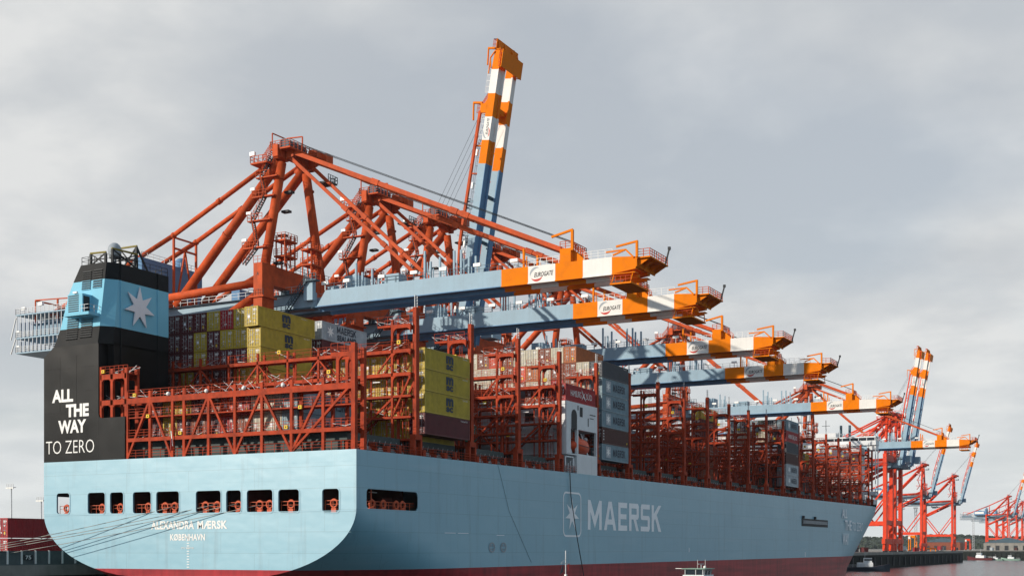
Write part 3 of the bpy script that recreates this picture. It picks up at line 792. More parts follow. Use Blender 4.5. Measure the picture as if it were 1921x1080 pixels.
    for x in (-18, -6, 6, 18):
        for z in (30.4, 33.7):
            q = mb('lamp'); q.cbox((x + (z - 30) * .6, -.8, z), (1.1, .2, .1)); q.obj('walkway_light', o)
    return o
lb0 = make_lb()
for i, y in enumerate(LBY[1:]):
    o = lb0 if i == 0 else copy_tree(lb0, ship)
    o.location = (0, y, deck(y) - deck(15.0))
    if y > 300:
        o.scale = ((0.97 if y < 310 else 0.9), 1, 1)

def make_stern_truss():
    b = mb('lb_red'); rr = random.Random(5)
    T, Bm = 31.75, 26.35
    xs = [-11.1, -7.0, -3.0, -1.0, 3.2, 7.6, 12.0, 16.7, 21.6]
    for yy in (0.35, 2.3):
        for x in xs: b.box(x - .2, x + .2, yy - .18, yy + .18, 23.56, T + .9 if yy < 1 else T)
        b.box(25.95, 26.5, yy - .3, yy + .3, 23.56, 36.6 if yy < 1 else 36.2)
        b.box(23.6, 24.0, yy - .18, yy + .18, 23.56 if yy > 1 else 31, 35.6)
        lb_beam(b, -11.1, 26, yy, T, .75, .4); lb_beam(b, -11.1, 26, yy, Bm, .5, .4); lb_beam(b, -11.1, 26, yy, 29.2, .16, .16)
        lb_beam(b, 22.8, 26, yy, 35.6, .6, .38); gusset(b, 25.8, yy, 35.0, -1); gusset(b, 24.0, yy, 35.0, 1)
        if yy < 1:
            for a, c in ((-7.2, -11.0), (-6.8, -3.2), (3.0, -.9), (3.4, 7.5), (11.8, 7.7), (12.2, 16.6), (21.4, 16.8), (21.8, 25.8)):
                if a == 21.8: continue
                b.bar((a, yy, T - .6), (c, yy, 23.7), .34, .3)
            b.bar((25.4, yy, T - .6), (16.9, yy, 23.7), .34, .3)
        # tower beside the casing
        for x in (-16.0, -13.9, -11.3): b.box(x - .22, x + .22, yy - .2, yy + .2, 29.4 if yy < 1 else 23.6, 36.4 if x < -15 else 36.0)
        for z in (35.3, 31.75): lb_beam(b, -16, -11.2, yy, z, .7, .4)
        for z in (34.6, 31.0):
            for x, s in ((-15.78, 1), (-14.12, -1), (-13.68, 1), (-11.52, -1)): gusset(b, x, yy, z, s, .5)
    b.box(-11, 26, .5, 2.2, T - .1, T - .04); b.box(-11, 26, .5, 2.2, Bm - .1, Bm - .04); b.box(-16, -11, .5, 2.2, 35.2, 35.26)
    b.box(-11, 26, .5, 2.2, 29.1, 29.15)
    o = b.obj('stern_lashing_truss', ship)
    r = mb('lb_red')
    for z in (T, Bm, 29.2, 23.6):
        for yy in (0.25, 2.4): r.rail([(-11, yy, z), (25.8, yy, z)], 1.1, 1.5, .03, 2)
    for yy in (.25, 2.4): r.rail([(-16, yy, 35.3), (-11, yy, 35.3)], 1.1, .9, .03, 2); r.rail([(22.8, yy, 35.6), (25.8, yy, 35.6)], 1.1, .9, .03)
    r.obj('railing', o)
    g = MB()
    for z, n in ((T, 34), (Bm, 20)): rods(g, -10, 25, 1.3, z, n, rr)
    rods(g, -15.5, -12, 1.3, 35.3, 6, rr); rods(g, -15.5, -12, 1.3, 31.8, 5, rr)
    tag(g.obj('lashing_rod', o), kind='stuff')
    for x in (-4.6, 2, 8.2, 14.5):
        q = mb('lamp'); q.ball((x + 1, .1, T + .25), .28); q.obj('flood_lamp', o)
    for x, z in ((-9.6, T + .1), (-7.2, 28.9), (18.2, 28.8), (16.0, 26.4), (-1.5, 26.4), (-15.4, 35.4)):
        q = mb('yellow'); q.cbox((x, .1, z + .3), (.5, .2, .45)); q.mat('dark').cbox((x, -.01, z + .3), (.16, .02, .2)); q.obj('socket_box', o)
    q = mb('letter'); q.bar((-2.6, -.15, 25.0), (-2.9, -.1, 27.0), .1); q.mat('logo_red').bar((-2.7, -.2, 24.4), (-2.8, -.15, 26.0), .35, .06); q.obj('rolled_flag', o)
make_stern_truss()

# hatch covers and coamings
def hatches():
    proto = None
    for i, (a, c) in enumerate(zip(LBY[:-1], LBY[1:])):
        if i in (4,): continue
        if a > 290: continue
        b = mb('hatch'); l = c - a - 3.0
        z = deck(a)
        if proto is None:
            b.box(-23.5, 23.5, 0, l, 23.6, 24.9)
            b.box(-24.2, 24.2, -.3, l + .3, 24.9, 25.9)
            for x in (-12, -.1, 11.9): b.box(x - .04, x + .04, -.33, l + .33, 24.95, 25.92)
            for k in range(14): b.box(23.5, 24.2, .5 + k * .8, .62 + k * .8, 23.6, 24.9)
            proto = b.obj('hatch_cover', ship); o = proto
            # walkway clutter on the starboard and port deck edge
            for s in (1, -1):
                g = mb('lb_red')
                for k in range(4): g.box(s * 25.2 - .35, s * 25.2 + .35, 1.0 + 2.8 * k, 1.7 + 2.8 * k, 23.6, 24.6 + .2 * (k % 2))
                g.mat('steel').tube((s * 24.7, 0, 24.2), (s * 24.7, 11.4, 24.2), .14); g.tube((s * 24.95, 0, 23.95), (s * 24.95, 11.4, 23.95), .1)
                for k in range(9): g.bar((s * 24.5, .6 + 1.3 * k, 23.6), (s * 25.0, .6 + 1.3 * k, 25.2), .07)
                g.mat('dark').ring((s * 25.7, 4.2, 24.5), .35, .12, axis='X'); g.ring((s * 25.7, 8.6, 24.5), .35, .12, axis='X')
                g.obj('deck_fitting', o)
        else:
            o = copy_tree(proto, ship)
        o.location = (0, a + 1.5, deck(a + 7) - 23.6 + .02)
hatches()
def deck_rails():
    b = mb('lb_red')
    b.rail([(HB - .15, 3, deck(3)), (HB - .15, 150, deck(150)), (HB - .15, 270, deck(270))], 1.1, 1.6, .03, 2)
    b.obj('deck_railing', ship)
    b = mb('hull'); b.box(HB - .12, HB + .01, 0.1, 290, 23.4, 23.5); 
deck_rails()

def deckhouse():
    b = mb('white')
    y0, y1 = 60.6, 73.2
    b.box(-26.6, 24.0, y0 + .4, y1, 23.6, 35.7)
    b.box(24.0, 26.65, y0, y1, 31.35, 35.8)          # bridge over the lifeboat bay
    b.box(24.0, 26.65, y0 + 4.2, y1, 23.7, 27.3)       # breastwork below it
    b.box(25.0, 26.65, y0, y0 + 1.7, 27.2, 31.35); b.box(26.2, 26.65, y0 + 4.3, y0 + 4.75, 27.3, 31.35)
    b.box(26.2, 26.65, y1 - .4, y1, 27.3, 31.35)
    b.box(24.0, 26.6, y0, y1, 27.0, 27.2)
    o = b.obj('aft_deckhouse', ship)
    d = mb('dark'); d.box(26.66, 26.69, y0 + 5.3, y0 + 6.4, 33.6, 35.2); d.box(26.66, 26.69, y0 + 4.4, y0 + 4.7, 34.6, 35.4); d.box(26.66, 26.69, y0 + 8.6, y0 + 8.9, 32.2, 33.6); d.box(26.66, 26.69, y0 + 9.4, y0 + 11.8, 34.2, 34.35); d.box(26.66, 26.69, y0 + 9.4, y0 + 11.0, 33.6, 33.72)
    d.prism([(y0 + 1.9, 31.3)] + [(y0 + 1.9, 33.6)] + [(y0 + 3.0 + 1.1 * math.cos(R(a)), 33.6 + 1.0 * math.sin(R(a))) for a in (150, 120, 90, 60, 30)] + [(y0 + 4.1, 33.6), (y0 + 4.1, 31.3)], 'X', 26.66, 26.69)
    d.box(24.02, 24.05, y0 + 1.8, y1 - .5, 27.3, 31.3)
    d.obj('side_opening', o)
    for x in [-22 + 3.4 * k for k in range(14)]:
        w = mb('glass'); w.box(x, x + 1.7, y0 + .36, y0 + .39, 32.6, 34.0); w.mat('white'); w.box(x - .12, x + 1.82, y0 + .3, y0 + .36, 34.0, 34.12)
        w.obj('window', o)
    w = mb('white')
    for z in (30.2, 27.2):
        w.box(-25, 24, y0 - .7, y0 + .4, z - .15, z); w.rail([(-25, y0 - .65, z), (24, y0 - .65, z)], 1.1, 1.5, .035, 2)
    w.obj('gallery', o)
    p = mb('white'); p.path([(26.3, y0 + .3, 23.6), (26.3, y0 + .3, 26.6)], .12); p.path([(26.3, y0 + .3, 26.6), (26.3, y0 + 3.4, 26.6), (26.3, y0 + 3.4, 23.6)], .18)
    p.bar((26.3, y0 + 1.4, 23.6), (26.3, y0 + 1.4, 25.6), .1); p.bar((26.3, y0 + 2.3, 23.6), (26.3, y0 + 2.3, 26.0), .1); p.bar((26.3, y0 + 1.4, 24.7), (26.3, y0 + 2.3, 24.7), .1)
    p.bar((26.2, y0 + 9.6, 27.3), (25.4, y0 + 8.4, 31.0), .22); p.bar((26.2, y0 + 3.0, 27.3), (25.4, y0 + 1.8, 31.0), .2)
    p.obj('davit_frame', o)
deckhouse()
def lifeboat():
    t = thing('lifeboat', 'enclosed orange lifeboat hanging in the white deckhouse bay', 'lifeboat', (25.6, 67.6, 27.3))
    secs = [(-3.4, .25, .9, .2), (-2.8, .95, .55, .55), (-1.6, 1.25, .25, 1.0), (0, 1.35, .12, 1.15), (1.6, 1.2, .2, 1.05), (2.7, .8, .5, .7), (3.3, .2, .9, .3)]
    b = mb('lifeboat'); n = 14; rows = []
    for y, w, zb, h in secs:
        i = len(b.v); rows.append(i)
        for k in range(n):
            a = 2 * math.pi * k / n
            x = w * math.copysign(abs(math.cos(a)) ** .7, math.cos(a)); zc = 1.25 - (0.0 if y > -2 else .1)
            z = zc + (h * 1.1 * math.sin(a) if math.sin(a) > 0 else (zc - zb) * math.sin(a))
            b.v.append((x * .92, y, z))
    for a, c in zip(rows[:-1], rows[1:]):
        for k in range(n): b.face([a + k, a + (k + 1) % n, c + (k + 1) % n, c + k], True)
    b.face([rows[0] + k for k in range(n)]); b.face([rows[-1] + k for k in range(n)][::-1])
    b.obj('boat_hull', t)
    c = mb('lifeboat'); c.hexa([(-.7, -2.6, 2.0), (.7, -2.6, 2.0), (.7, -.9, 2.2), (-.7, -.9, 2.2), (-.45, -2.3, 3.2), (.45, -2.3, 3.2), (.45, -1.5, 3.2), (-.45, -1.5, 3.2)]); c.obj('helm_cupola', t)
    g = mb('black_letter'); g.box(.44, .62, -2.2, -1.5, 2.6, 2.95); g.box(1.22, 1.27, -2.6, 2.4, 1.18, 1.26); g.obj('window_strip', t)
    s = mb('steel'); s.bar((0, 2.0, 2.2), (0, 2.0, 3.6), .1); s.bar((0, -2.6, 2.2), (0, -2.6, 3.6), .1); s.ball((.2, 2.2, 2.55), .35); s.obj('hook', t)
    t.rotation_euler = (R(-3), 0, 0); t.scale = (1.05, 1.05, 1.12)
lifeboat()

def bridge_house():
    b = mb('white')
    z0 = deck(310)
    b.box(-21.5, 21.5, 307, 316, z0, 46.0)
    b.box(-17, 17, 308, 317, 46.0, 47.2)
    b.box(-26.5, 26.6, 309.5, 315.0, 46.6, 47.6); b.box(-26.4, 26.5, 309.7, 314.8, 49.2, 49.7); b.box(-26.4, 26.5, 309.7, 314.8, 47.6, 48.2)
    b.box(23.4, 26.5, 310.2, 314.6, 45.0, 46.6)
    for y in (309.8, 314.6):
        for k in range(20): b.box(-26.4 + k * 2.77 - .1, -26.4 + k * 2.77 + .1, y, y + .12, 48.2, 49.2)
    for y in (310.3, 314.4): b.box(26.2, 26.45, y - .2, y + .2, 30.0, 45)
    b.box(19.5, 26.3, 314.2, 314.6, 29.9, 31)
    b.box(24.2, 26.3, 310.2, 314.6, 29.5, 30.2)
    b.box(-14, -10, 310, 315, 49.7, 52); b.box(6, 13, 309.5, 314, 49.7, 51.2); b.box(-24, -19, 309, 313, 46, 50.8)
    o = b.obj('bridge_house', ship)
    g = mb('glass')
    for y in (309.9, 314.55): g.box(-26.2, 26.3, y, y + .06, 48.25, 49.15)
    g.box(26.3, 26.36, 310.0, 314.5, 48.25, 49.15)
    g.obj('window_band', o)
    for x in [-19 + 3.2 * k for k in range(13)]:
        for z in (43.6, 40.4, 37.2, 34, 30.8):
            if rnd.random() < .75:
                w = mb('glass'); w.box(x, x + .9, 306.93, 306.98, z, z + 1.1); w.obj('window', o)
    r = mb('white')
    for z in (45.9, 42.8, 39.6, 36.4, 33.2): r.rail([(-21.4, 306.3, z), (21.4, 306.3, z)], 1.1, 2, .05, 2); r.box(-21.5, 21.5, 306.2, 307, z - .12, z)
    r.rail([(-26, 309.6, 49.7), (26, 309.6, 49.7)], 1.1, 2, .05, 1)
    r.obj('gallery_railing', o)
    m = mb('white'); m.bar((0, 312, 47), (0, 312, 60), .7, w1=.4); m.bar((-3.5, 312, 55.5), (3.5, 312, 55.5), .25); m.bar((-2.2, 312, 58), (2.2, 312, 58), .2); m.bar((-2, 312, 53), (2, 312, 53), .5)
    m.bar((-3.2, 312, 47), (0, 312, 55.5), .25); m.bar((3.2, 312, 47), (0, 312, 55.5), .25)
    m.mat('dark'); m.bar((3.2, 312, 55.5), (3.2, 312, 58), .12); m.bar((-3.2, 312, 55.5), (-3.2, 312, 57.5), .12); m.bar((9, 312, 49.7), (9, 312, 56), .18); m.bar((7.6, 312, 54), (10.4, 312, 54), .14)
    m.obj('radar_mast', o)
    for x in (14, 17, -5, -8):
        q = mb('crane_dark'); q.tube((x, 313, 49.7), (x, 313, 54.0), .45); q.obj('vent_pipe', o)
    # breakwater and bow bulwark
    w = mb('white'); w.prism([(-18, deck(325)), (18, deck(325)), (15, deck(325) + 4.2), (-15, deck(325) + 4.2)], 'Y', 327, 327.5); w.obj('breakwater', ship)
bridge_house()

# ------------------------------------------------------------------ containers (each one a thing)
CL, CW, CH = 12.19, 2.43, 2.83
_cm = {}
def cont_mesh(colour, length=CL):
    k = (colour, length)
    if k in _cm: return _cm[k]
    b = mb('c_' + colour); w = CW / 2; d = .06
    n = int((length - .5) / .30); p = (length - .5) / n
    for s in (-1, 1):
        prof = []
        for i in range(n):
            y = .25 + p * i
            prof += [(y, w - .02), (y + .32 * p, w - .02), (y + .5 * p, w - .02 - d), (y + .82 * p, w - .02 - d)]
        prof.append((length - .25, w - .02))
        i0 = len(b.v)
        for y, x in prof: b.v += [(s * x, y, .16), (s * x, y, CH - .12)]
        for i in range(len(prof) - 1):
            q = [i0 + 2 * i, i0 + 2 * i + 2, i0 + 2 * i + 3, i0 + 2 * i + 1]; b.face(q if s > 0 else q[::-1])
        for y in (0.0, length - .25): b.box(s * w - (.2 if s > 0 else 0), s * w + (0 if s > 0 else .2), y, y + .25, .0, CH)
        b.box(s * w - (.1 if s > 0 else 0), s * w + (0 if s > 0 else .1), .25, length - .25, 0, .16)
        b.box(s * w - (.08 if s > 0 else 0), s * w + (0 if s > 0 else .08), .25, length - .25, CH - .12, CH)
    b.poly([(-w, 0.02, CH - .03), (w, 0.02, CH - .03), (w, length - .02, CH - .03), (-w, length - .02, CH - .03)])
    b.poly([(-w, 0.02, .08), (-w, length - .02, .08), (w, length - .02, .08), (w, 0.02, .08)])
    b.poly([(w, length - .06, .1), (-w, length - .06, .1), (-w, length - .06, CH - .1), (w, length - .06, CH - .1)])
    b.poly([(-w + .2, .14, .1), (w - .2, .14, .1), (w - .2, .14, CH - .1), (-w + .2, .14, CH - .1)])
    b.box(-w + .2, w - .2, 0.02, .2, 0, .15); b.box(-w + .2, w - .2, 0.02, .2, CH - .13, CH)
    _cm[k] = b.data('shipping_container'); return _cm[k]
_dm = {}
def door_mesh(colour, var):
    k = (colour, var)
    if k in _dm: return _dm[k]
    rr = random.Random(var * 13 + 5)
    b = mb('c_' + colour); w = CW / 2
    for s in (-1, 1):
        x0, x1 = sorted((s * .02, s * (w - .2)))
        for kx in range(3):
            a = x0 + (x1 - x0) * kx / 3; b.box(a + .02, a + (x1 - x0) / 3 - .02, .07, .135, .17, CH - .15)
        b.box(x0, x1, .09, .138, .16, CH - .14)
        b.mat('steel')
        for q in (.27, .72): b.tube((s * (q * .98), .045, .12), (s * (q * .98), .045, CH - .1), .028, n=6)
        for z in (.55, 1.05, 1.75, 2.45): b.box(*sorted((s * .2, s * .86)), .03, .07, z, z + .035)
        for z in (.3, .9, 1.5, 2.1, 2.65): b.box(s * (w - .22) - .05, s * (w - .22) + .05, .03, .09, z, z + .1)
        b.mat('c_' + colour)
    b.mat('letter')
    b.box(.25, .95, .055, .065, 2.32, 2.44); b.box(.25, .8, .055, .065, 2.12, 2.22)
    for _ in range(4):
        x = rr.uniform(.2, .8) * rr.choice((-1, 1)); z = rr.uniform(.4, 2.5); b.box(x, x + rr.uniform(.08, .24), .055, .065, z, z + rr.uniform(.08, .22))
    if var % 2: b.mat('yellow').box(.42, .72, .05, .062, .45, .85)
    if var % 3 == 0: b.mat('silver').box(-.75, -.3, .05, .062, 1.2, 1.6)
    _dm[k] = b.data('door'); return _dm[k]
def child_mesh(name, me, parent):
    o = bpy.data.objects.new(name, me); col.objects.link(o); o.parent = parent; return o
ncont = [0]
def container(colour, x, y, z, label, group, door=True, length=CL, logo=None):
    o = bpy.data.objects.new('shipping_container', cont_mesh(colour, length)); col.objects.link(o)
    o.location = (x, y, z); tag(o, label, 'container', group)
    ncont[0] += 1
    if door: child_mesh('door', door_mesh(colour, ncont[0] % 5), o)
    if logo: child_mesh('lettering', logo, o)
    return o
def logo_mesh(kind, length=CL):
    b = MB(); X = CW / 2 + .012
    def on(ya, yb, z0, z1): return lambda u, v: (X, ya + (yb - ya) * u, z0 + (z1 - z0) * v)
    if kind == 'msc':
        def bl(ya, yb, za, zb): b.mat('navy_letter').poly([(X, ya, za), (X, yb, za), (X, yb, zb), (X, ya, zb)])
        letters(b, 'm', 'navy_letter', on(5.6, 7.6, 1.38, 2.5), .06); letters(b, 'sc', 'navy_letter', on(5.65, 7.5, .55, 1.28), .05)
        letters(b, 'MSCU 704512', 'letter', on(10.2, 11.6, 2.45, 2.62)); 
    elif kind == 'maersk':
        block_letters(b, 'MAERSK', 'navy_letter', on(5.0, 10.6, .85, 2.15))
        for q in ((X, 1.9, .5), ): b.mat('logo_grey').poly([(X - .002, 1.7, .45), (X - .002, 3.9, .45), (X - .002, 3.9, 2.5), (X - .002, 1.7, 2.5)])
        star_face(b, 'letter', lambda u, v: (X + .004, 2.8 + u, 1.47 + v), .95, .38)
    elif kind == 'sealand':
        block_letters(b, 'MAERSK', 'navy_letter', on(4.0, 9.2, 1.5, 2.55)); letters(b, 'SEALAND', 'navy_letter', on(4.0, 9.3, .35, 1.25), .045, spacing=1.1)
        b.mat('logo_grey').poly([(X - .002, 1.2, .3), (X - .002, 3.3, .3), (X - .002, 3.3, 2.6), (X - .002, 1.2, 2.6)]); star_face(b, 'letter', lambda u, v: (X + .004, 2.25 + u, 1.45 + v), 1.0, .4)
    elif kind == 'hsud':
        letters(b, 'HAMBURG', 'letter', on(2.0, 6.3, .95, 2.0), .0); letters(b, 'SÜD', 'letter', on(8.3, 10.7, .95, 2.15), .0)
        for p in ([(6.35, 2.5), (7.0, 1.9), (7.3, 1.55), (7.1, 1.3)], [(8.3, .5), (7.5, 1.0), (7.1, 1.45), (7.4, 1.6)], [(6.4, .6), (7.2, 1.2), (7.35, 1.5), (7.0, 1.4)], [(8.1, 2.1), (7.5, 1.75), (7.2, 1.5), (7.3, 1.35)]): b.mat('letter').poly([(X, a, c) for a, c in p])
    elif kind == 'stripes':
        for k in range(4): b.mat('letter').poly([(X, .6, .6 + .5 * k), (X, .9, .6 + .5 * k), (X, .9, .85 + .5 * k), (X, .6, .85 + .5 * k)])
        b.mat('yellow').poly([(X, 11.2, .5), (X, 11.6, .5), (X, 11.6, .8), (X, 11.2, .8)])
    elif kind == 'codes':
        letters(b, 'TCNU 461 7723', 'letter', on(.6, .95, .4, 2.5)) if False else letters(b, 'TCNU 4617723', 'letter', on(9.6, 11.5, 2.4, 2.6))
    b.cur = 0
    return b.data('lettering')
LG = {k: logo_mesh(k) for k in ('msc', 'maersk', 'sealand', 'hsud', 'stripes', 'codes')}
def rowx(r): return -25.2 + 2.52 * r
ORD = ['bottom', 'second', 'third', 'fourth', 'fifth', 'sixth', 'seventh', 'eighth']
NUM = ['first', 'second', 'third', 'fourth', 'fifth', 'sixth', 'seventh', 'eighth', 'ninth', 'tenth', 'eleventh', 'twelfth', 'thirteenth', 'fourteenth', 'fifteenth', 'sixteenth', 'seventeenth', 'eighteenth', 'nineteenth', 'twentieth', 'twenty-first']
def place(bay, r, t, colour, base, where, group, logo=None, door=True, length=CL, dy=0.0):
    lab = '%s container, %s tier, %s row from starboard, %s' % (colour, ORD[t], NUM[20 - r], where)
    return container(colour, rowx(r), LBY[bay] + 1.45 + dy, base + 2.91 * t, lab, group, door, length, logo)
def bay_containers():
    rr = random.Random(11)
    # aft bay behind the stern truss, two tiers
    b0 = deck(8) + 2.3
    c0 = {16: ('blue grey', 'blue grey'), 15: ('cream', 'cream'), 14: ('cream', 'cream'), 13: ('brown', 'red'), 12: ('red', 'orange red'), 11: ('maroon', 'brown'), 10: ('brown', 'maroon'), 9: ('maroon', 'yellow'), 8: ('yellow', 'yellow'), 7: ('maroon', 'maroon')}
    for r, cs in c0.items():
        for t, c in enumerate(cs): place(0, r, t, c, b0, 'behind the stern truss', 'containers behind the stern truss', LG['maersk'] if r == 16 else None)
    # first tall bay
    b1 = deck(20) + 2.3
    top = {9: ('yellow', 'yellow', 'yellow'), 8: ('maroon', 'yellow', 'yellow'), 7: ('maroon', 'yellow', 'red'), 6: ('maroon', 'maroon', 'yellow'), 5: ('yellow', 'yellow', 'maroon'), 4: ('maroon', 'maroon', 'maroon'), 3: ('maroon', 'maroon', 'maroon'), 2: ('maroon', 'maroon', 'maroon')}
    g = 'containers in the tall stack beside the funnel'
    for r, cs in top.items():
        for k, c in enumerate(cs):
            lg = LG['msc'] if (r == 9) else None
            if r == 9 and k == 2: place(1, r, 6, c, b1, 'beside the funnel', g, lg, True, 13.6, -.6)
            else: place(1, r, 4 + k, c, b1, 'beside the funnel', g, lg)
        for t in range(0 if r > 4 else 3, 4):
            c = rr.choice(('yellow', 'maroon', 'brown', 'yellow', 'dark brown')) if r != 9 else 'yellow'
            place(1, r, t, c, b1, 'beside the funnel', g, LG['msc'] if r == 9 else None)
    g = 'containers under the second lashing bridge'
    for r in (14, 15, 16, 17, 18, 19):
        for t in range(4):
            c = 'yellow' if (t > 0 and r > 15) or (r > 16) else rr.choice(('brown', 'yellow', 'cream', 'maroon'))
            place(1, r, t, c, b1, 'near the second lashing bridge', g)
    b1s = 26.75
    for t, c in enumerate(('maroon', 'yellow', 'yellow', 'yellow')):
        place(1, 20, t, c, b1s, 'of the outermost yellow stack', g, LG['msc'] if t else LG['codes'])
    # next bay: pale grey and maroon boxes
    b2 = deck(36) + 2.5
    for t, c in enumerate(('maroon', 'blue grey', 'blue grey', 'maroon', 'maroon', 'maroon', 'pale grey')):
        place(2, 9, t, c, b2, 'forward of the yellow stack', 'containers forward of the yellow stack', LG['sealand'] if t == 6 else (LG['maersk'] if t in (1, 2) else LG['codes']))
    for r in (6, 7, 8):
        for t in (5, 6): place(2, r, t, ('maroon', 'brown', 'pale grey')[(r + t) % 3], b2, 'forward of the yellow stack', 'containers forward of the yellow stack')
    # boxes above the white deckhouse
    place(4, 20, 0, 'red', 35.85, 'on top of the white deckhouse', 'containers on the white deckhouse', LG['hsud'])
    for r in range(8, 20):
        c = rr.choice(('maroon', 'dark grey', 'brown', 'maroon', 'orange brown', 'blue grey'))
        if r in (12, 17): continue
        place(4, r, 0, c, 35.75, 'on top of the white deckhouse', 'containers on the white deckhouse')
    # big sunlit bay
    b5 = 27.0; g = 'containers in the big sunlit stack'
    T7 = {18: 'orange brown', 17: 'cream', 16: 'brown', 15: 'cream', 14: 'cream', 13: 'brown', 12: 'orange red', 11: 'brown', 10: 'cream', 9: 'brown'}
    T6 = {18: 'brown', 17: 'brown', 16: 'cream', 15: 'orange brown', 14: 'orange red', 13: 'brown', 12: 'cream', 11: 'cream', 10: 'cream', 9: 'maroon'}
    T5 = {18: 'brown', 17: 'red', 16: 'cream', 15: 'cream', 14: 'brown', 13: 'cream', 12: 'brown', 11: 'cream', 10: 'cream', 9: 'brown'}
    for r in range(9, 19):
        for t, d in ((6, T7), (5, T6), (4, T5)): place(5, r, t, d[r], b5, 'in the big sunlit stack', g, LG['codes'] if r == 18 else None)
        place(5, r, 3, rr.choice(('brown', 'cream', 'maroon', 'red')), b5, 'in the big sunlit stack', g)
    for t, c in ((5, 'cream'), (4, 'cream'), (3, 'brown')): place(5, 19, t, c, b5, 'in the big sunlit stack', g)
    for t, (c, l) in enumerate((('blue grey', 'maersk'), ('dark brown', 'stripes'), ('blue grey', 'maersk'), ('blue grey', 'maersk'), ('blue grey', 'maersk'), ('dark grey', 'codes'))):
        place(5, 20, t, c, b5, 'of the outermost midship stack', g, LG[l])
    # lone stack further forward
    b13 = 27.7; g = 'containers in the forward stack'
    for t, (c, l) in enumerate((('pale grey', 'maersk'), ('pale grey', 'maersk'), ('dark brown', 'codes'), ('dark grey', 'codes'), ('red', 'hsud'), ('blue grey', 'maersk'))):
        place(13, 20, t, c, b13, 'of the lone forward stack', g, LG[l])
    for r in (15, 16, 17, 18, 19):
        for t in (4, 5):
            place(13, r, t, ('blue grey', 'dark grey', 'blue grey', 'green', 'dark grey')[r - 15] if t == 5 else rr.choice(('cream', 'dark grey', 'brown')), b13, 'inboard of the lone forward stack', g)
    for r in (17, 18, 19):
        for t in (0, 1): place(13, r, t, rr.choice(('dark grey', 'green', 'dark brown')), b13, 'inboard of the lone forward stack', g)
    g = 'scattered containers in the empty bays'
    for bay, r, n, cs in ((11, 15, 6, 'yellow'), (10, 17, 6, 'yellow'), (8, 15, 3, 'brown'), (9, 12, 4, 'blue grey'), (12, 13, 6, 'green'), (11, 12, 5, 'orange brown'), (7, 14, 3, 'dark grey'), (14, 14, 3, 'dark brown'), (15, 18, 4, 'yellow'), (16, 15, 2, 'cream'), (17, 16, 3, 'cream'), (18, 14, 3, 'brown'), (6, 12, 4, 'blue grey'), (3, 12, 3, 'maroon'), (3, 14, 2, 'green')):
        for t in range(n):
            c = cs if t == n - 1 else rr.choice(('maroon', 'dark brown', 'dark grey', 'brown'))
            place(bay, r, t, c, deck(LBY[bay]) + 2.4, '%s open bay from bow' % NUM[19 - bay], g, LG['msc'] if c == 'yellow' else None)
bay_containers()

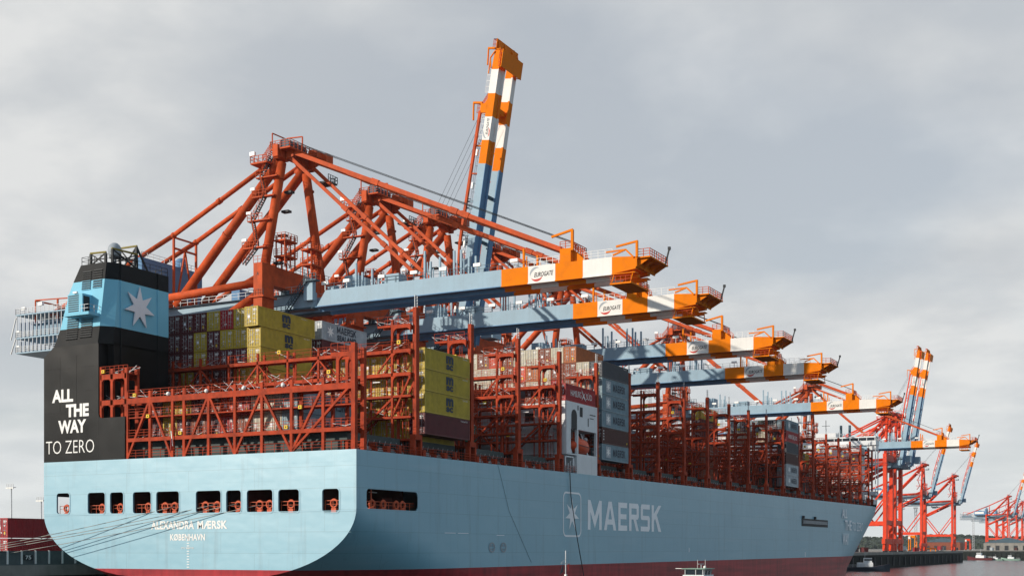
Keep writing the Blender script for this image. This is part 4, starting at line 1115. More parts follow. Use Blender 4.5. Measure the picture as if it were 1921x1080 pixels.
# ------------------------------------------------------------------ quayside gantry cranes
HG = 8.8
O = (-47.0, 0.0, HG)             # crane base in model coordinates
HINGE = (-24.8, 0.0, 57.2)
BX = [14.2, 19.3, 24.35, 29.4, 34.55, 38.7]
def make_crane(label, red='crane_red', raised=False, tilt=80.8):
    root = thing('gantry_crane', label, 'crane', (O[0], 0, O[2]), 'gantry cranes along the quay')
    def part(b, name, parent=root, org=O):
        b.off(org); o = b.obj(name, parent); return o
    zb = 58.7; zl = 55.9
    # portal
    for x, zt, wx in ((-32, 63.3, 2.0), (-62.5, 60.0, 2.0)):
        for y in (-9, 9):
            b = mb(red); b.box(x - wx / 2, x + wx / 2, y - 1.7, y + 1.7, 13.5, zt)
            b.hexa([(x - .9, y - 1.3, HG + 1.6), (x + .9, y - 1.3, HG + 1.6), (x + .9, y + 1.3, HG + 1.6), (x - .9, y + 1.3, HG + 1.6), (x - wx / 2, y - 1.7, 13.5), (x + wx / 2, y - 1.7, 13.5), (x + wx / 2, y + 1.7, 13.5), (x - wx / 2, y + 1.7, 13.5)])
            if zt > 62:
                b.box(x - wx / 2 - .9, x + wx / 2 + .5, y - 2.0, y + 2.0, 57.0, 57.3)
                b.mat('dark').rail([(x - 1.9, y - 2, 57.3), (x + 1.5, y - 2, 57.3)], 1.1, 1, .03)
                b.mat(red).rail([(x - 1.0, y - 1.7, zt), (x + 1, y - 1.7, zt), (x + 1, y + 1.7, zt)], 1.2, 1.1, .035)
            o = part(b, 'leg')
            if y < 0 and zt > 62:
                t = MB(); letters(t, 'A', 'black_letter', lambda u, v: (x - .25 + .5 * u, y - 1.72, 61.0 + .6 * v), .03); part(t, 'lettering', o)
        b = mb(red); b.box(x - .9, x + .9, -14, 14, 13.5, 16.3)
        for y in (-12, -6, 6, 12):
            b.hexa([(x - .6, y - 2.4, 10.6), (x + .6, y - 2.4, 10.6), (x + .6, y + 2.4, 10.6), (x - .6, y + 2.4, 10.6), (x - .6, y - .6, 13.5), (x + .6, y - .6, 13.5), (x + .6, y + .6, 13.5), (x - .6, y + .6, 13.5)])
            b.mat('dark')
            for k in (-1.8, -.6, .6, 1.8): b.tube((x - .35, y + k, HG + .65), (x + .35, y + k, HG + .65), .45, n=10)
            b.mat(red).box(x - .5, x + .5, y - 2.3, y + 2.3, HG + .9, 10.6)
        part(b, 'sill_beam')
        b = mb(red)
        if x > -40:
            b.box(x - 1.1, x + 1.0, -7.3, 7.3, 59.6, 63.2); b.mat('dark').rail([(x + .95, -7.3, 63.2), (x + .95, 7.3, 63.2)], 1.15, 1.3, .035)
        else: b.box(x - 1, x + 1, -7.3, 7.3, 58.9, 61.3)
        part(b, 'portal_beam')
        b = mb(red); b.box(x - .8, x + .8, -7.3, 7.3, 24.0, 26.6); part(b, 'lower_tie_beam')
        for y in (-2.7, 2.7):
            b = mb('crane_dark'); b.box(x - .7, x + .7, y - .4, y + .4, zb, 59.7 if x > -40 else 58.95); part(b, 'girder_hanger')
    for y in (-9, 9):
        b = mb(red); b.tube((-61.6, y, 59.0), (-33.2, y, 60.1), .75); part(b, 'upper_tie_tube')
        b = mb(red); b.tube((-61.2, y, 45.0), (-33.0, y, 58.0), .85); part(b, 'diagonal_tube')
        b = mb(red); b.box(-61.6, -33.0, y - .7, y + .7, 23.8, 26.0); part(b, 'lower_tie_beam')
        b = mb(red); b.bar((-61.5, y, 43.5), (-47.5, y, 26.0), .9); part(b, 'diagonal_brace')
        b = mb(red); b.bar((-33, y, 43.5), (-46.5, y, 26.0), .8); part(b, 'diagonal_brace')
    # fixed girder and backreach
    b = mb('crane_blue')
    for s in (-1, 1):
        b.box(-98, -25.2, *sorted((s * 2.0, s * 3.2)), zl, zb)
        b.mat('crane_dark').box(-98, -25.2, *sorted((s * 1.5, s * 3.5)), zl - .35, zl - .02); b.mat('crane_blue')
    for x in (-97.5, -86, -75, -64.5, -50, -40, -29): b.box(x - .5, x + .5, -2.0, 2.0, zl + .6, zb - .4)
    b.box(-26.6, -24.6, -4.2, -3.2, 57.0, 61.0); b.box(-26.6, -24.6, 3.2, 4.2, 57.0, 61.0)
    o = part(b, 'girder')
    r = mb('steel')
    for y in (-3.9, 3.9):
        r.mat('crane_dark').box(-98, -26, *sorted((y, y * .82)), zb - .15, zb - .08); r.mat('steel').rail([(-98, y, zb), (-26, y, zb)], 1.15, 1.8, .035)
    part(r, 'walkway', o)
    p = mb('steel')
    for z in (58.2, 53.3, 50.2):
        p.mat('crane_blue').box(-101, -84, -5.2, 5.2, z - .25, z); p.mat('steel')
        for y in (-5.2, 5.2): p.rail([(-101, y, z), (-84, y, z)], 1.2, 1.2, .045, 2)
        p.rail([(-101, -5.2, z), (-101, 5.2, z)], 1.2, 1.2, .045, 2)
    for k in range(15):
        for y in (-5.1, 5.1): p.bar((-100.8 + 1.19 * k, y, 50.2), (-100.8 + 1.19 * k, y, 57.9), .13)
    p.mat('house_blue')
    for k in range(14): p.bar((-100.4 + 1.19 * k, -4.4, 50.3), (-100.4 + 1.19 * k, -4.4, 52.6), .3, .3); p.bar((-100.4 + 1.19 * k, -4.4, 53.5), (-100.4 + 1.19 * k, -4.4, 56.6), .3, .3)
    p.mat('steel')
    for y in (-5.2, 5.2): p.bar((-102.5, y, 50), (-101, y, 53.3), .2); p.bar((-102.5, y, 53), (-101, y, 57.5), .2)
    p.mat('lamp').cbox((-100.5, -5.0, 54.6), (.9, .3, .4)); p.cbox((-100.5, -5.0, 51.5), (.9, .3, .4)); p.cbox((-94, -4.8, 60.0), (1.2, .6, .7)); p.cbox((-99, -4.8, 59.4), (1.0, .5, .6))
    part(p, 'backreach_platform', o).location.z += 2.4
    g = mb(red); g.bar((-96.5, -4, zb), (-96.5, -4, 63.5), .22); g.bar((-96.5, 4, zb), (-96.5, 4, 63.5), .35); g.bar((-96.5, -4, 63.5), (-84, -4, 63.0), .22); g.bar((-96.5, 4, 63.5), (-84, 4, 63.0), .22); g.bar((-96.5, -4, 63.4), (-96.5, 4, 63.4), .3); g.bar((-90, -4, 63.2), (-90, -4, zb), .3); g.bar((-90, 4, 63.2), (-90, 4, zb), .3)
    part(g, 'service_frame', o)
    # machinery house
    b = mb('house_blue'); b.box(-80, -64.4, -8.6, 8.6, zb + .3, 65.0); b.box(-64.4, -62.2, -8.6, 8.6, zb + .3, 68.0); b.tube((-63.6, 4, 68), (-63.6, 4, 69.6), 1.2); b.ball((-63.6, 4, 69.6), 1.2, sz=.7); b.box(-75, -71, -3, 3, 65, 66)
    b.mat('crane_dark').box(-80.02, -62.18, -8.62, 8.62, zb + .2, zb + .6)
    o = part(b, 'machinery_house')
    r = mb('steel'); r.rail([(-64.3, -8.5, 68), (-62.3, -8.5, 68), (-62.3, 8.5, 68)], 1.1, 1.6, .035); r.mat('letter').box(-79, -66, -8.66, -8.61, 61.0, 63.8); part(r, 'roof_railing', o)
    b = mb('crane_blue'); b.box(-23.4, -20.4, 4.2, 8.4, 58.9, 62.8); part(b, 'electrical_house')
    # A-frame
    for s in (-1, 1):
        b = mb(red); b.tube((-32, s * 8.6, 63.2), (-32, s * 3.7, 83.2), .9, .86, 18)
        for z in (63.3, 66.9, 79.9):
            t = (z - 63.2) / 20.8; y = s * (8.6 - 4.9 * t); b.tube((-32, y, z), (-32, y, z + .25), 1.0, n=18)
        part(b, 'mast_leg')
        b = mb(red); b.tube((-32.6, s * 3.6, 83.6), (-58.2, s * 3.3, 59.0), .9, n=18); b.tube((-45.2, s * 3.45, 71.5), (-45.5, s * 3.45, 71.2), 1.0, n=18); part(b, 'back_leg')
        b = mb(red); b.tube((-33, s * 3.3, 84.7), (-59, s * 3.2, 73.0), .46); b.tube((-59, s * 3.2, 73.0), (-93, s * 3.2, 60.2), .46); b.ball((-59, s * 3.2, 73), .62); b.tube((-47, s * 3.25, 78.4), (-47.8, s * 3.25, 78.04), .58); part(b, 'backstay')
    b = mb(red)
    for s in (-1, 1): b.bar((-59, s * 3.2, zb), (-59, s * 3.2, 73), .38); b.bar((-59, 0, 70.5), (-59, s * 2.6, zb + .2), .28)
    b.bar((-59, -3.2, 72.6), (-59, 3.2, 72.6), .3); b.bar((-59, -3.2, 70.5), (-59, 3.2, 70.5), .34)
    part(b, 'stay_frame')
    b = mb(red)
    b.prism([(-5.2, 85.4), (-5.2, 85.0), (-4.6, 84.0), (-3.0, 83.5), (-1.2, 84.6), (1.2, 84.6), (3.0, 83.5), (4.6, 84.0), (5.2, 85.0), (5.2, 85.4)], 'X', -32.9, -31.1)
    for s in (-1, 1):
        b.prism([(-31.0, 83.8), (-29.3, 84.2), (-29.3, 85.6), (-31.0, 86.3)], 'Y', s * 3.4 - .35, s * 3.4 + .35); b.prism([(-34.3, 83.4), (-32.9, 83.2), (-32.9, 86.0), (-33.6, 85.6)], 'Y', s * 3.4 - .5, s * 3.4 + .5)
        b.box(-32.6, -31.4, s * 5.5 - .25, s * 5.5 + .25, 84.0, 86.2)
    o = part(b, 'apex_beam')
    b = mb('crane_dark')
    for y in (-3.4, -1.8, -.6, .6, 1.8): b.tube((-31.6, y - .22, 88.0), (-31.6, y + .22, 88.0), 1.15, n=16)
    b.mat(red).box(-33.4, -28.8, -5.4, 6.4, 86.6, 86.9); b.hexa([(-31.2, 2.6, 86.9), (-28.6, 2.6, 86.9), (-28.6, 6.2, 86.9), (-31.2, 6.2, 86.9), (-30.6, 2.8, 88.6), (-28.9, 2.8, 88.4), (-28.9, 6.0, 88.4), (-30.6, 6.0, 88.6)])
    b.box(-28.8, -27.6, 4.2, 6.4, 86.4, 88.0)
    b.bar((-33.2, -.6, 86.9), (-33.2, -.6, 90.2), .22); b.bar((-33.2, -.6, 90.2), (-29.6, -.6, 90.0), .2); b.bar((-29.6, -.6, 90.0), (-29.6, -.6, 86.9), .2); b.bar((-33.2, -.6, 90.0), (-33.2, -5, 89.9), .18); b.bar((-33.2, -5, 86.9), (-33.2, -5, 89.9), .18)
    part(b, 'sheave_block', o).location.z -= 1.3
    r = mb(red)
    r.rail([(-33.4, -5.4, 86.9), (-28.8, -5.4, 86.9), (-28.8, 6.4, 86.9), (-33.4, 6.4, 86.9), (-33.4, -5.4, 86.9)], 1.3, 1.2, .05, 2)
    r.box(-37.4, -33.6, -6.2, -3.2, 84.3, 84.6); r.rail([(-37.4, -6.2, 84.6), (-37.4, -3.2, 84.6)], 1.2, 1, .05); r.rail([(-37.4, -6.2, 84.6), (-33.6, -6.2, 84.6)], 1.2, 1, .05)
    for k in range(8): r.box(-35.2 + .25 * k, -34.9 + .25 * k, -5.4, -4.5, 84.7 + .28 * k, 84.78 + .28 * k)
    r.rail([(-35.2, -5.4, 84.7), (-33.2, -5.4, 86.9)], 1.1, .5, .04, 2)
    r.mat('dark').box(-31, -28, 5.4, 8.4, 82.9, 83.2); r.rail([(-31, 8.4, 83.2), (-28, 8.4, 83.2), (-28, 5.4, 83.2)], 1.2, .8, .05)
    part(r, 'apex_platform', o).location.z -= 1.3
    l = mb('lamp'); l.cbox((-37.0, -6.0, 85.0), (1.1, .5, .7)); part(l, 'floodlight', o)
    # zigzag stair up the aft mast leg
    b = mb(red); zs = [63.4, 66.6, 71.9, 76.6, 80.4, 84.3]
    def legy(z): return -(8.6 - 4.9 * (z - 63.2) / 20.8)
    prev = None
    for i, z in enumerate(zs):
        y = legy(z); x0 = -35.9 + .45 * i * .4
        if 0 < i < 5:
            b.box(x0 - .9, -31.2, y - 1.7, y - .7, z - .22, z); b.rail([(x0 - .9, y - 1.7, z), (-33, y - 1.7, z)], 1.15, .9, .04, 1); b.rail([(x0 - .9, y - 1.7, z), (x0 - .9, y - .5, z)], 1.15, .9, .04)
            q_ = mb('dark'); q_.box(-31.2, -29.6, y + .5, y + 1.6, z - 3.0, z - 2.6); part(q_, 'rest_platform')
        xa = -33.4 if i % 2 else x0
        p = (xa, y - 1.25, z)
        if prev:
            b.mat('dark'); 
            for dy in (-.4, .4): b.bar((prev[0], prev[1] + dy, prev[2]), (p[0], p[1] + dy, p[2]), .1, .22)
            n = int((p[2] - prev[2]) / .42)
            for k in range(1, n):
                q = Vector(prev).lerp(Vector(p), k / n); b.box(q.x - .14, q.x + .14, q.y - .4, q.y + .4, q.z - .03, q.z + .03)
            b.mat(red)
            for dy in (-.4, .4): b.rail([(prev[0], prev[1] + dy, prev[2]), (p[0], p[1] + dy, p[2])], 1.05, 1.0, .04, 1)
        prev = p
    o = part(b, 'stair')
    for i in (1, 2, 3): 
        l = mb('lamp'); l.cbox((-36.3, legy(zs[i]) - 1.4, zs[i] + 1.5), (1.0, .35, .45)); part(l, 'floodlight', o)
    for y0 in (-6.4, 1.6):
        b = mb(red)
        for x in (-31.2, -29.2):
            for y in (y0, y0 + 1.6, y0 + 3.0): b.bar((x, y, 59.6 if y0 > 0 else 63.2), (x, y, 69.0), .2)
        for z in (65.3, 68.2):
            b.box(-31.5, -28.9, y0 - .3, y0 + 3.4, z - .3, z); b.rail([(-31.5, y0 - .3, z), (-28.9, y0 - .3, z), (-28.9, y0 + 3.4, z), (-31.5, y0 + 3.4, z)], 1.2, 1, .04, 2)
        for k in range(14): b.bar((-29.2, y0 + 1.6, 63 + .4 * k), (-29.2, y0 + 3, 63 + .4 * k), .06)
        b.bar((-29.2, y0, 65), (-29.2, y0 + 1.6, 68), .1); b.bar((-29.2, y0 + 1.6, 63), (-29.2, y0, 65), .1)
        part(b, 'ladder_tower')
    # boom, its own origin at the hinge so that it can be raised
    b = mb('crane_blue')
    hz0 = HINGE[2]
    for s in (-1, 1):
        ys = sorted((s * 2.0, s * 3.2)); yd = sorted((s * 1.9, s * 3.4))
        segs = [(-24.6, BX[0], 'crane_blue')] + [(BX[i], BX[i + 1], ('boom_orange', 'boom_white')[i % 2]) for i in range(5)]
        for x0, x1, mk in segs:
            b.mat(mk)
            if x0 < -20: b.prism([(x0 + .2, zl), (x1, zl), (x1, zb), (x0 + 2.2, zb)], 'Y', ys[0], ys[1])
            elif x1 > 38: b.prism([(x0, zl), (x1, zl + .5), (x1, zb - .35), (x0, zb)], 'Y', ys[0], ys[1])
            else: b.box(x0, x1, ys[0], ys[1], zl, zb)
            if x0 < -20: b.mat('house_blue')
            b.box(x0, x1, yd[0], yd[1], zl - .16, zl - .01)
            b.box(x0, x1, *sorted((s * 1.45, s * 1.9)), zl - .75, zl - .17)
    b.mat('crane_dark')
    for x in (-22, -12, -2, 8): b.box(x - .3, x + .3, -2, 2, zl + .9, zb - .7)
    b.mat('boom_orange').box(26, 27, -2, 2, zl + .4, zb - .5); b.box(36.9, 38.5, -1.98, 1.98, zl + .7, zb - .6)
    boom = b.off(HINGE).obj('boom', root); boom.location = (HINGE[0] - O[0], 0, HINGE[2] - O[2])
    def bpart(bb, name): return bb.off(HINGE).obj(name, boom)
    # lettering with the swoosh on the aft side of the first white band
    t = MB(); y = -3.22; xa = BX[1] + .7
    letters(t, 'EUROGATE', 'black_letter', lambda u, v: (xa + .45 + 3.55 * u, y, 56.75 + .1 * u + .8 * v), 0.02, 0.28, 1.05)
    def arc(key, a0, a1, r0, r1, cx, cz):
        t.mat(key); n = 12; i = len(t.v)
        for k in range(n + 1):
            a = R(a0 + (a1 - a0) * k / n); w_ = (r1 - r0) * math.sin(math.pi * k / n)
            t.v += [(cx + (r1 - w_) * math.cos(a), y - .002, cz + (r1 - w_) * math.sin(a)), (cx + r1 * math.cos(a), y - .002, cz + r1 * math.sin(a))]
        for k in range(n): t.face([i + 2 * k, i + 2 * k + 1, i + 2 * k + 3, i + 2 * k + 2])
    arc('logo_grey', 55, 200, .7, 1.1, xa + .75, 57.4); arc('logo_red', 205, 345, .7, 1.12, xa + .9, 57.15)
    bpart(t, 'lettering')
    b = mb('boom_orange')
    for s in (-1, 1):
        b.box(25.2, 27.2, *sorted((s * 2.0, s * 3.22)), zb - .02, 61.0); b.prism([(27.2, 61), (27.2, zb), (29.6, zb)], 'Y', *sorted((s * 2.0, s * 2.3)))
    b.box(25.4, 27.0, -2.0, 2.0, 60.0, 60.9)
    b.bar((27.4, -3.0, 60.6), (27.4, -3.0, 64.0), .42); b.bar((27.5, -3.0, 64.0), (23.6, -3.0, 63.2), .34)
    b.mat(red); b.rail([(25.2, -3.1, 61), (27.2, -3.1, 61), (27.2, 3.1, 61)], 1.2, .8, .05, 2); b.rail([(27.2, -2.2, 61), (29.8, -2.2, zb)], 1.1, .6, .05, 2); b.rail([(25.2, 3.1, 61), (27.2, 3.1, 61)], 1.2, .8, .05, 2)
    bpart(b, 'stay_bracket')
    b = mb('boom_orange')
    b.box(38.72, 41.2, -3.2, 5.0, 58.0, 58.22)
    for yq in (-2.6, -.4, 2.6, 4.6): b.prism([(38.72, 57.98), (41.0, 57.98), (38.72, 56.7)], 'Y', yq - .1, yq + .1)
    b.box(38.72, 38.95, -3.3, 4.9, 56.7, 57.98)
    b.box(34.7, 38.4, -4.4, 3.4, 53.9, 54.15); b.bar((34.9, -4.2, 54), (34.9, -3.0, 56.0), .14); b.bar((38.2, -4.2, 54), (38.2, -3, 56), .14); b.bar((38.2, 3.2, 54), (38.2, 3, 56), .14); b.bar((34.9, 3.2, 54), (34.9, 3, 56), .14)
    b.bar((39.0, -3.4, 58.15), (39.0, -3.4, 60.8), .36); b.bar((39.1, -3.4, 60.7), (35.4, -3.4, 60.2), .3); b.bar((34.8, -3.3, 58.9), (37, -3.3, 59.6), .25); b.bar((37, -3.3, 59.6), (38.4, -3.3, 58.2), .25); b.bar((33.6, -3.3, 59.5), (37, -3.3, 59.6), .22)
    b.mat('dark'); b.bar((41.2, 3.6, 58.1), (41.9, 3.6, 60.6), .22); b.cbox((41.9, 3.6, 60.7), (.4, .4, .5))
    b.mat(red); b.rail([(38.9, -3.1, 58.2), (41.1, -3.1, 58.2), (41.1, 4.9, 58.2), (38.9, 4.9, 58.2)], 1.25, 1.0, .05, 2); b.rail([(34.8, -4.3, 54.1), (38.3, -4.3, 54.1)], 1.1, 1, .04)
    bpart(b, 'end_platform')
    r = mb('steel')
    for yy in (-3.15, 3.15):
        r.mat('crane_dark').rail([(-22.4, yy, zb), (BX[1], yy, zb)], 1.15, 1.9, .035, 1)
        r.mat('letter').rail([(BX[1], yy, zb), (25, yy, zb)], 1.2, 1.25, .035, 1); r.rail([(29.6, yy, zb), (34.6, yy, zb)], 1.3, 1.3, .035, 2)
    bpart(r, 'railing')
    for x, h in ((-16.0, 4.4), (-14.6, 2.6), (-1.4, 5.0), (-.2, 3.0), (4.6, 4.4), (6.0, 4.4), (18.2, 3.2)):
        b = mb('crane_blue' if x < 15 else ('boom_orange' if red == 'crane_red' else 'boom_white'))
        for yy in (-2.6, 2.6):
            b = mb('crane_blue' if x < 15 else ('boom_orange' if red == 'crane_red' else 'boom_white')); b.bar((x, yy, zb), (x, yy, zb + h), .34); b.bar((x + .55, yy, zb), (x + .55, yy, zb + h * .6), .16); bpart(b, 'stay_support')
    for x in (-22.6, -17.8, -10.2, -3.4, 2.6, 9.4, 16.6):
        l = mb('lamp'); l.cbox((x, -3.0, zb + 1.35), (1.35, .45, .55)); l.mat('steel').bar((x, -3.0, zb), (x, -3.0, zb + 1.1), .12); bpart(l, 'floodlight')
    b = mb('crane_blue'); b.box(-9.6, -6.6, -3.0, -.4, zb + .05, zb + 1.6); b.tube((-12.6, 1.2, zb + .8), (-9.9, 1.2, zb + .8), .8); bpart(b, 'winch_box')
    # access stair at the hinge
    b = mb('crane_dark')
    for dy in (-.4, .4): b.bar((-30.4, -4.3 + dy, 55.2), (-25.6, -4.3 + dy, 60.6), .12, .22)
    for k in range(14):
        q = Vector((-30.4, -4.3, 55.2)).lerp(Vector((-25.6, -4.3, 60.6)), k / 14); b.box(q.x - .15, q.x + .15, q.y - .4, q.y + .4, q.z - .03, q.z + .03)
    b.rail([(-30.4, -4.7, 55.2), (-25.6, -4.7, 60.6)], 1.1, 1, .05, 1); b.box(-26, -23.4, -4.8, -3.4, 60.4, 60.6); b.rail([(-26, -4.8, 60.6), (-23.4, -4.8, 60.6)], 1.1, .8, .05, 1)
    b.box(-36, -30, -5.2, -3.6, 54.9, 55.1); b.rail([(-36, -5.2, 55.1), (-30, -5.2, 55.1)], 1.1, 1, .05, 2)
    part(b, 'hinge_stair')
    if not raised:
        for s in (-1, 1):
            f = mb(red); a = Vector((-30.0, s * 3.35, 85.2)); e = Vector((26.0, s * 2.7, 60.7))
            f.bar(a, e, .4, .74)
            for q in (.33, .62, .66): c = a.lerp(e, q); d = (e - a).normalized(); f.bar(c - d * .8, c + d * .8, .55, 1.0)
            part(f, 'forestay')
            f = mb(red); a = Vector((-30.3, s * 3.35, 84.2)); e = Vector((-3.0, s * 2.7, 59.6))
            f.bar(a, e, .42, .62)
            for q in (.45, .75): c = a.lerp(e, q); d = (e - a).normalized(); f.bar(c - d * .6, c + d * .6, .6, .85)
            part(f, 'forestay')
        for y0 in (-2.6, -.9, .9, 2.6):
            r = mb('rope'); r.tube((-31.2, y0, 87.8), (27.2, y0 * .8, 62.2), .035, n=5); part(r, 'hoist_rope')
    else:
        for s in (-1, 1):
            f = mb(red); f.bar((25.6, s * 3.0, 61.0), (-3.5, s * 3.0, 61.9), .5, .85); f.bar((-3.5, s * 3.0, 61.9), (-14, s * 3.0, 60.4), .45, .7)
            f.bar((12, s * 3.0, zb), (12, s * 3.0, 61.4), .3)
            bpart(f, 'folded_stay')
        boom.rotation_euler = (0, R(-tilt), 0); boom.scale = (1, 1.2, .66)
        a = Vector(HINGE); ca, sa = math.cos(R(tilt)), math.sin(R(tilt))
        dx, dz = 26 + 24.8, 3.0
        tip = Vector((a.x + dx * ca - dz * sa, 0, a.z + dx * sa + dz * ca))
        for y0 in (-2.6, -.9, .9, 2.6):
            r = mb('rope'); r.tube((-31.2, y0, 87.8), (tip.x, y0 * .9, tip.z), .035, n=5); part(r, 'hoist_rope')
    # trolley and cab under the girder
    tx = -52.0 if raised else -45.0
    b = mb('crane_dark'); b.box(tx - 3.2, tx + 3.2, -2.9, 2.9, 54.0, 54.8)
    for x in (-2.6, 2.6):
        for yy in (-1.2, 1.2): b.tube((tx + x, yy - .25, 54.9), (tx + x, yy + .25, 54.9), .35)
    b.box(tx - 2, tx + 2, -2.2, 2.2, 53.0, 54.0)
    part(b, 'trolley')
    b = mb('boom_white'); b.hexa([(tx + 3.6, -1.4, 50.9), (tx + 5.4, -1.4, 50.9), (tx + 5.4, 1.2, 50.9), (tx + 3.6, 1.2, 50.9), (tx + 3.2, -1.5, 53.6), (tx + 6.2, -1.5, 53.6), (tx + 6.2, 1.3, 53.6), (tx + 3.2, 1.3, 53.6)])
    b.mat('glass').hexa([(tx + 3.75, -1.5, 51.3), (tx + 5.5, -1.5, 51.3), (tx + 5.5, 1.28, 51.3), (tx + 3.75, 1.28, 51.3), (tx + 3.45, -1.56, 53.0), (tx + 6.1, -1.56, 53.0), (tx + 6.1, 1.35, 53.0), (tx + 3.45, 1.35, 53.0)])
    b.mat('crane_dark').box(tx + 2.8, tx + 6, -.6, .6, 53.6, 54.4)
    part(b, 'operator_cab')
    return root
c1 = make_crane('orange-red gantry crane rising just behind the black funnel, boom lowered, nearest the stern')
c1.location.y = 64.3
LOW = [(93.3, 'orange-red gantry crane with lowered boom, second lowered boom from the stern'),
       (143.0, 'gantry crane with lowered boom just beyond the one raised boom above the ship'),
       (186.0, 'lowered-boom gantry crane whose boom tip is fourth from the stern'),
       (273.5, 'gantry crane with lowered boom reaching over the forward stack, fifth from the stern')]
for y, l in LOW:
    c = copy_tree(c1); c.location.y = y; c['label'] = l; c.scale = (1, 1, 0.984 if y < 100 else (0.976 if y < 200 else 0.98))
cr = make_crane('gantry crane with its boom raised steeply into the sky above mid-ship', 'crane_red', True)
cr.location.y = 117.5
c6 = copy_tree(c1); c6['label'] = 'gantry crane with lowered boom passing before the twin raised booms near the bow'
c6.location.y = 450.0
ct = make_crane('tall bright red crane with raised striped boom, nearer of two twins beyond the bow', 'crane_red_far', True)
ct.location.y = 634.0; ct.scale = (1.04, 1.04, 1.06)
c = copy_tree(ct); c.location.y = 662.0; c.scale = (1.05, 1.05, 1.08); c['label'] = 'tall bright red crane with raised striped boom, farther of two twins beyond the bow'
cs = make_crane('small red crane beside the tall twins on the quay, raised boom leaning out', 'crane_red_far', True, 74.5)
cs.location = (-46, 775.0, HG); cs.scale = (.74, .78, .78)
for (x, y, sc, l) in ((-43, 897.0, .76, 'small red crane with raised boom standing at the end of the near quay'),
                      (-66, 1490.0, .84, 'distant red crane with raised boom, nearest of those on the far quay'),
                      (-66, 1590.0, .84, 'distant red crane with raised boom, second of those on the far quay'),
                      (-70, 1700.0, .84, 'distant red crane on the far quay, farthest of all the cranes')):
    c = copy_tree(cs); c.location = (x, y, HG); c.scale = (sc * .95, sc, sc); c['label'] = l

# ------------------------------------------------------------------ water, quays, hills
def water():
    m = bpy.data.materials.new('harbour water'); m.use_nodes = True; t = m.node_tree; b = t.nodes['Principled BSDF']
    b.inputs['Base Color'].default_value = (0.028, 0.04, 0.045, 1); b.inputs['Roughness'].default_value = 0.2; b.inputs['Specular IOR Level'].default_value = 0.35
    tc = N(t, 'ShaderNodeTexCoord'); mp = N(t, 'ShaderNodeMapping'); mp.inputs['Scale'].default_value = (0.22, 0.5, 1); mp.inputs['Rotation'].default_value = (0, 0, R(20)); L(t, tc.outputs['Object'], mp.inputs[0])
    n = N(t, 'ShaderNodeTexNoise', inp={'Scale': 1.0, 'Detail': 6.0, 'Roughness': 0.6}); L(t, mp.outputs[0], n.inputs['Vector'])
    bp = N(t, 'ShaderNodeBump', inp={'Strength': 0.7, 'Distance': 0.6}); L(t, n.outputs['Fac'], bp.inputs['Height']); L(t, bp.outputs[0], b.inputs['Normal'])
    M['water'] = m
    o = mb('water'); o.poly([(-3400, -600, 0), (3400, -600, 0), (3400, 4700, 0), (-3400, 4700, 0)])
    tag(o.obj('water', recalc=False), kind='structure')
water()
def quay():
    b = mb('concrete'); b.box(-900, -29.0, -500, 920, HG - 1.0, HG)
    tag(b.obj('quay'), kind='structure')
    w = mb('quaywall'); w.box(-899, -28.6, -500, 919.6, -8, HG - 1.02)
    k = -498.0
    w.mat('quaywall')
    while k < 918:
        if k > 330 or k < 60: w.box(-28.6, -28.1, k, k + .9, -2, HG - 1.6)
        k += 1.8
    w.mat('dark')
    for y in range(340, 915, 18): w.box(-28.1, -27.2, y, y + 1.6, 1.0, 6.2)
    for y in range(340, 915, 9): w.mat('lamp').box(-28.62, -28.5, y + 4, y + 4.35, 4.2, 4.6) if y % 2 else None
    w.mat('concrete').box(-29.2, -28.3, -500, 919.8, HG - 1.3, HG + .25)
    tag(w.obj('quay_wall'), 'dark quay wall with fenders running along the ship and past the bow', 'quay wall')
    f = mb('concrete'); f.box(-900, 700, 1110, 2400, 5.5, HG - .05); tag(f.obj('far_quay'), kind='structure')
    w = mb('quaywall'); w.box(-900, 700, 1109, 1109.9, -8, HG - .4)
    for x in range(-90, 120, 4): w.box(x, x + 1.6, 1108.4, 1109, -2, 7)
    tag(w.obj('quay_wall'), 'distant dark quay wall across the open water', 'quay wall')
    # parapet at the stern berth with white posts and the berth number
    p = mb('bulwark'); p.box(-29.6, -29.2, -60, 60, HG, 10.95); p.box(-29.2, -28.6, -60, 60, HG + .26, HG + .4); p.box(-29.7, -29.1, -60, 60, 10.95, 11.05)
    o = p.obj('berth_parapet'); tag(o, 'grey steel parapet with white posts and berth number 75 by the stern', 'parapet')
    for k in range(-24, 25):
        q = mb('letter'); q.bar((-29.1, k * 2.45 + .6, HG + .3), (-29.1, k * 2.45 + .6, 11.1), .2); q.obj('post', o)
    s = mb('dark'); s.box(-29.19, -29.1, -1.6, .2, 9.75, 10.5); letters(s, '75', 'letter', lambda u, v: (-29.07, -1.2 + 1.0 * u, 9.85 + .55 * v), .02); s.obj('berth_sign', o, recalc=False)
quay()
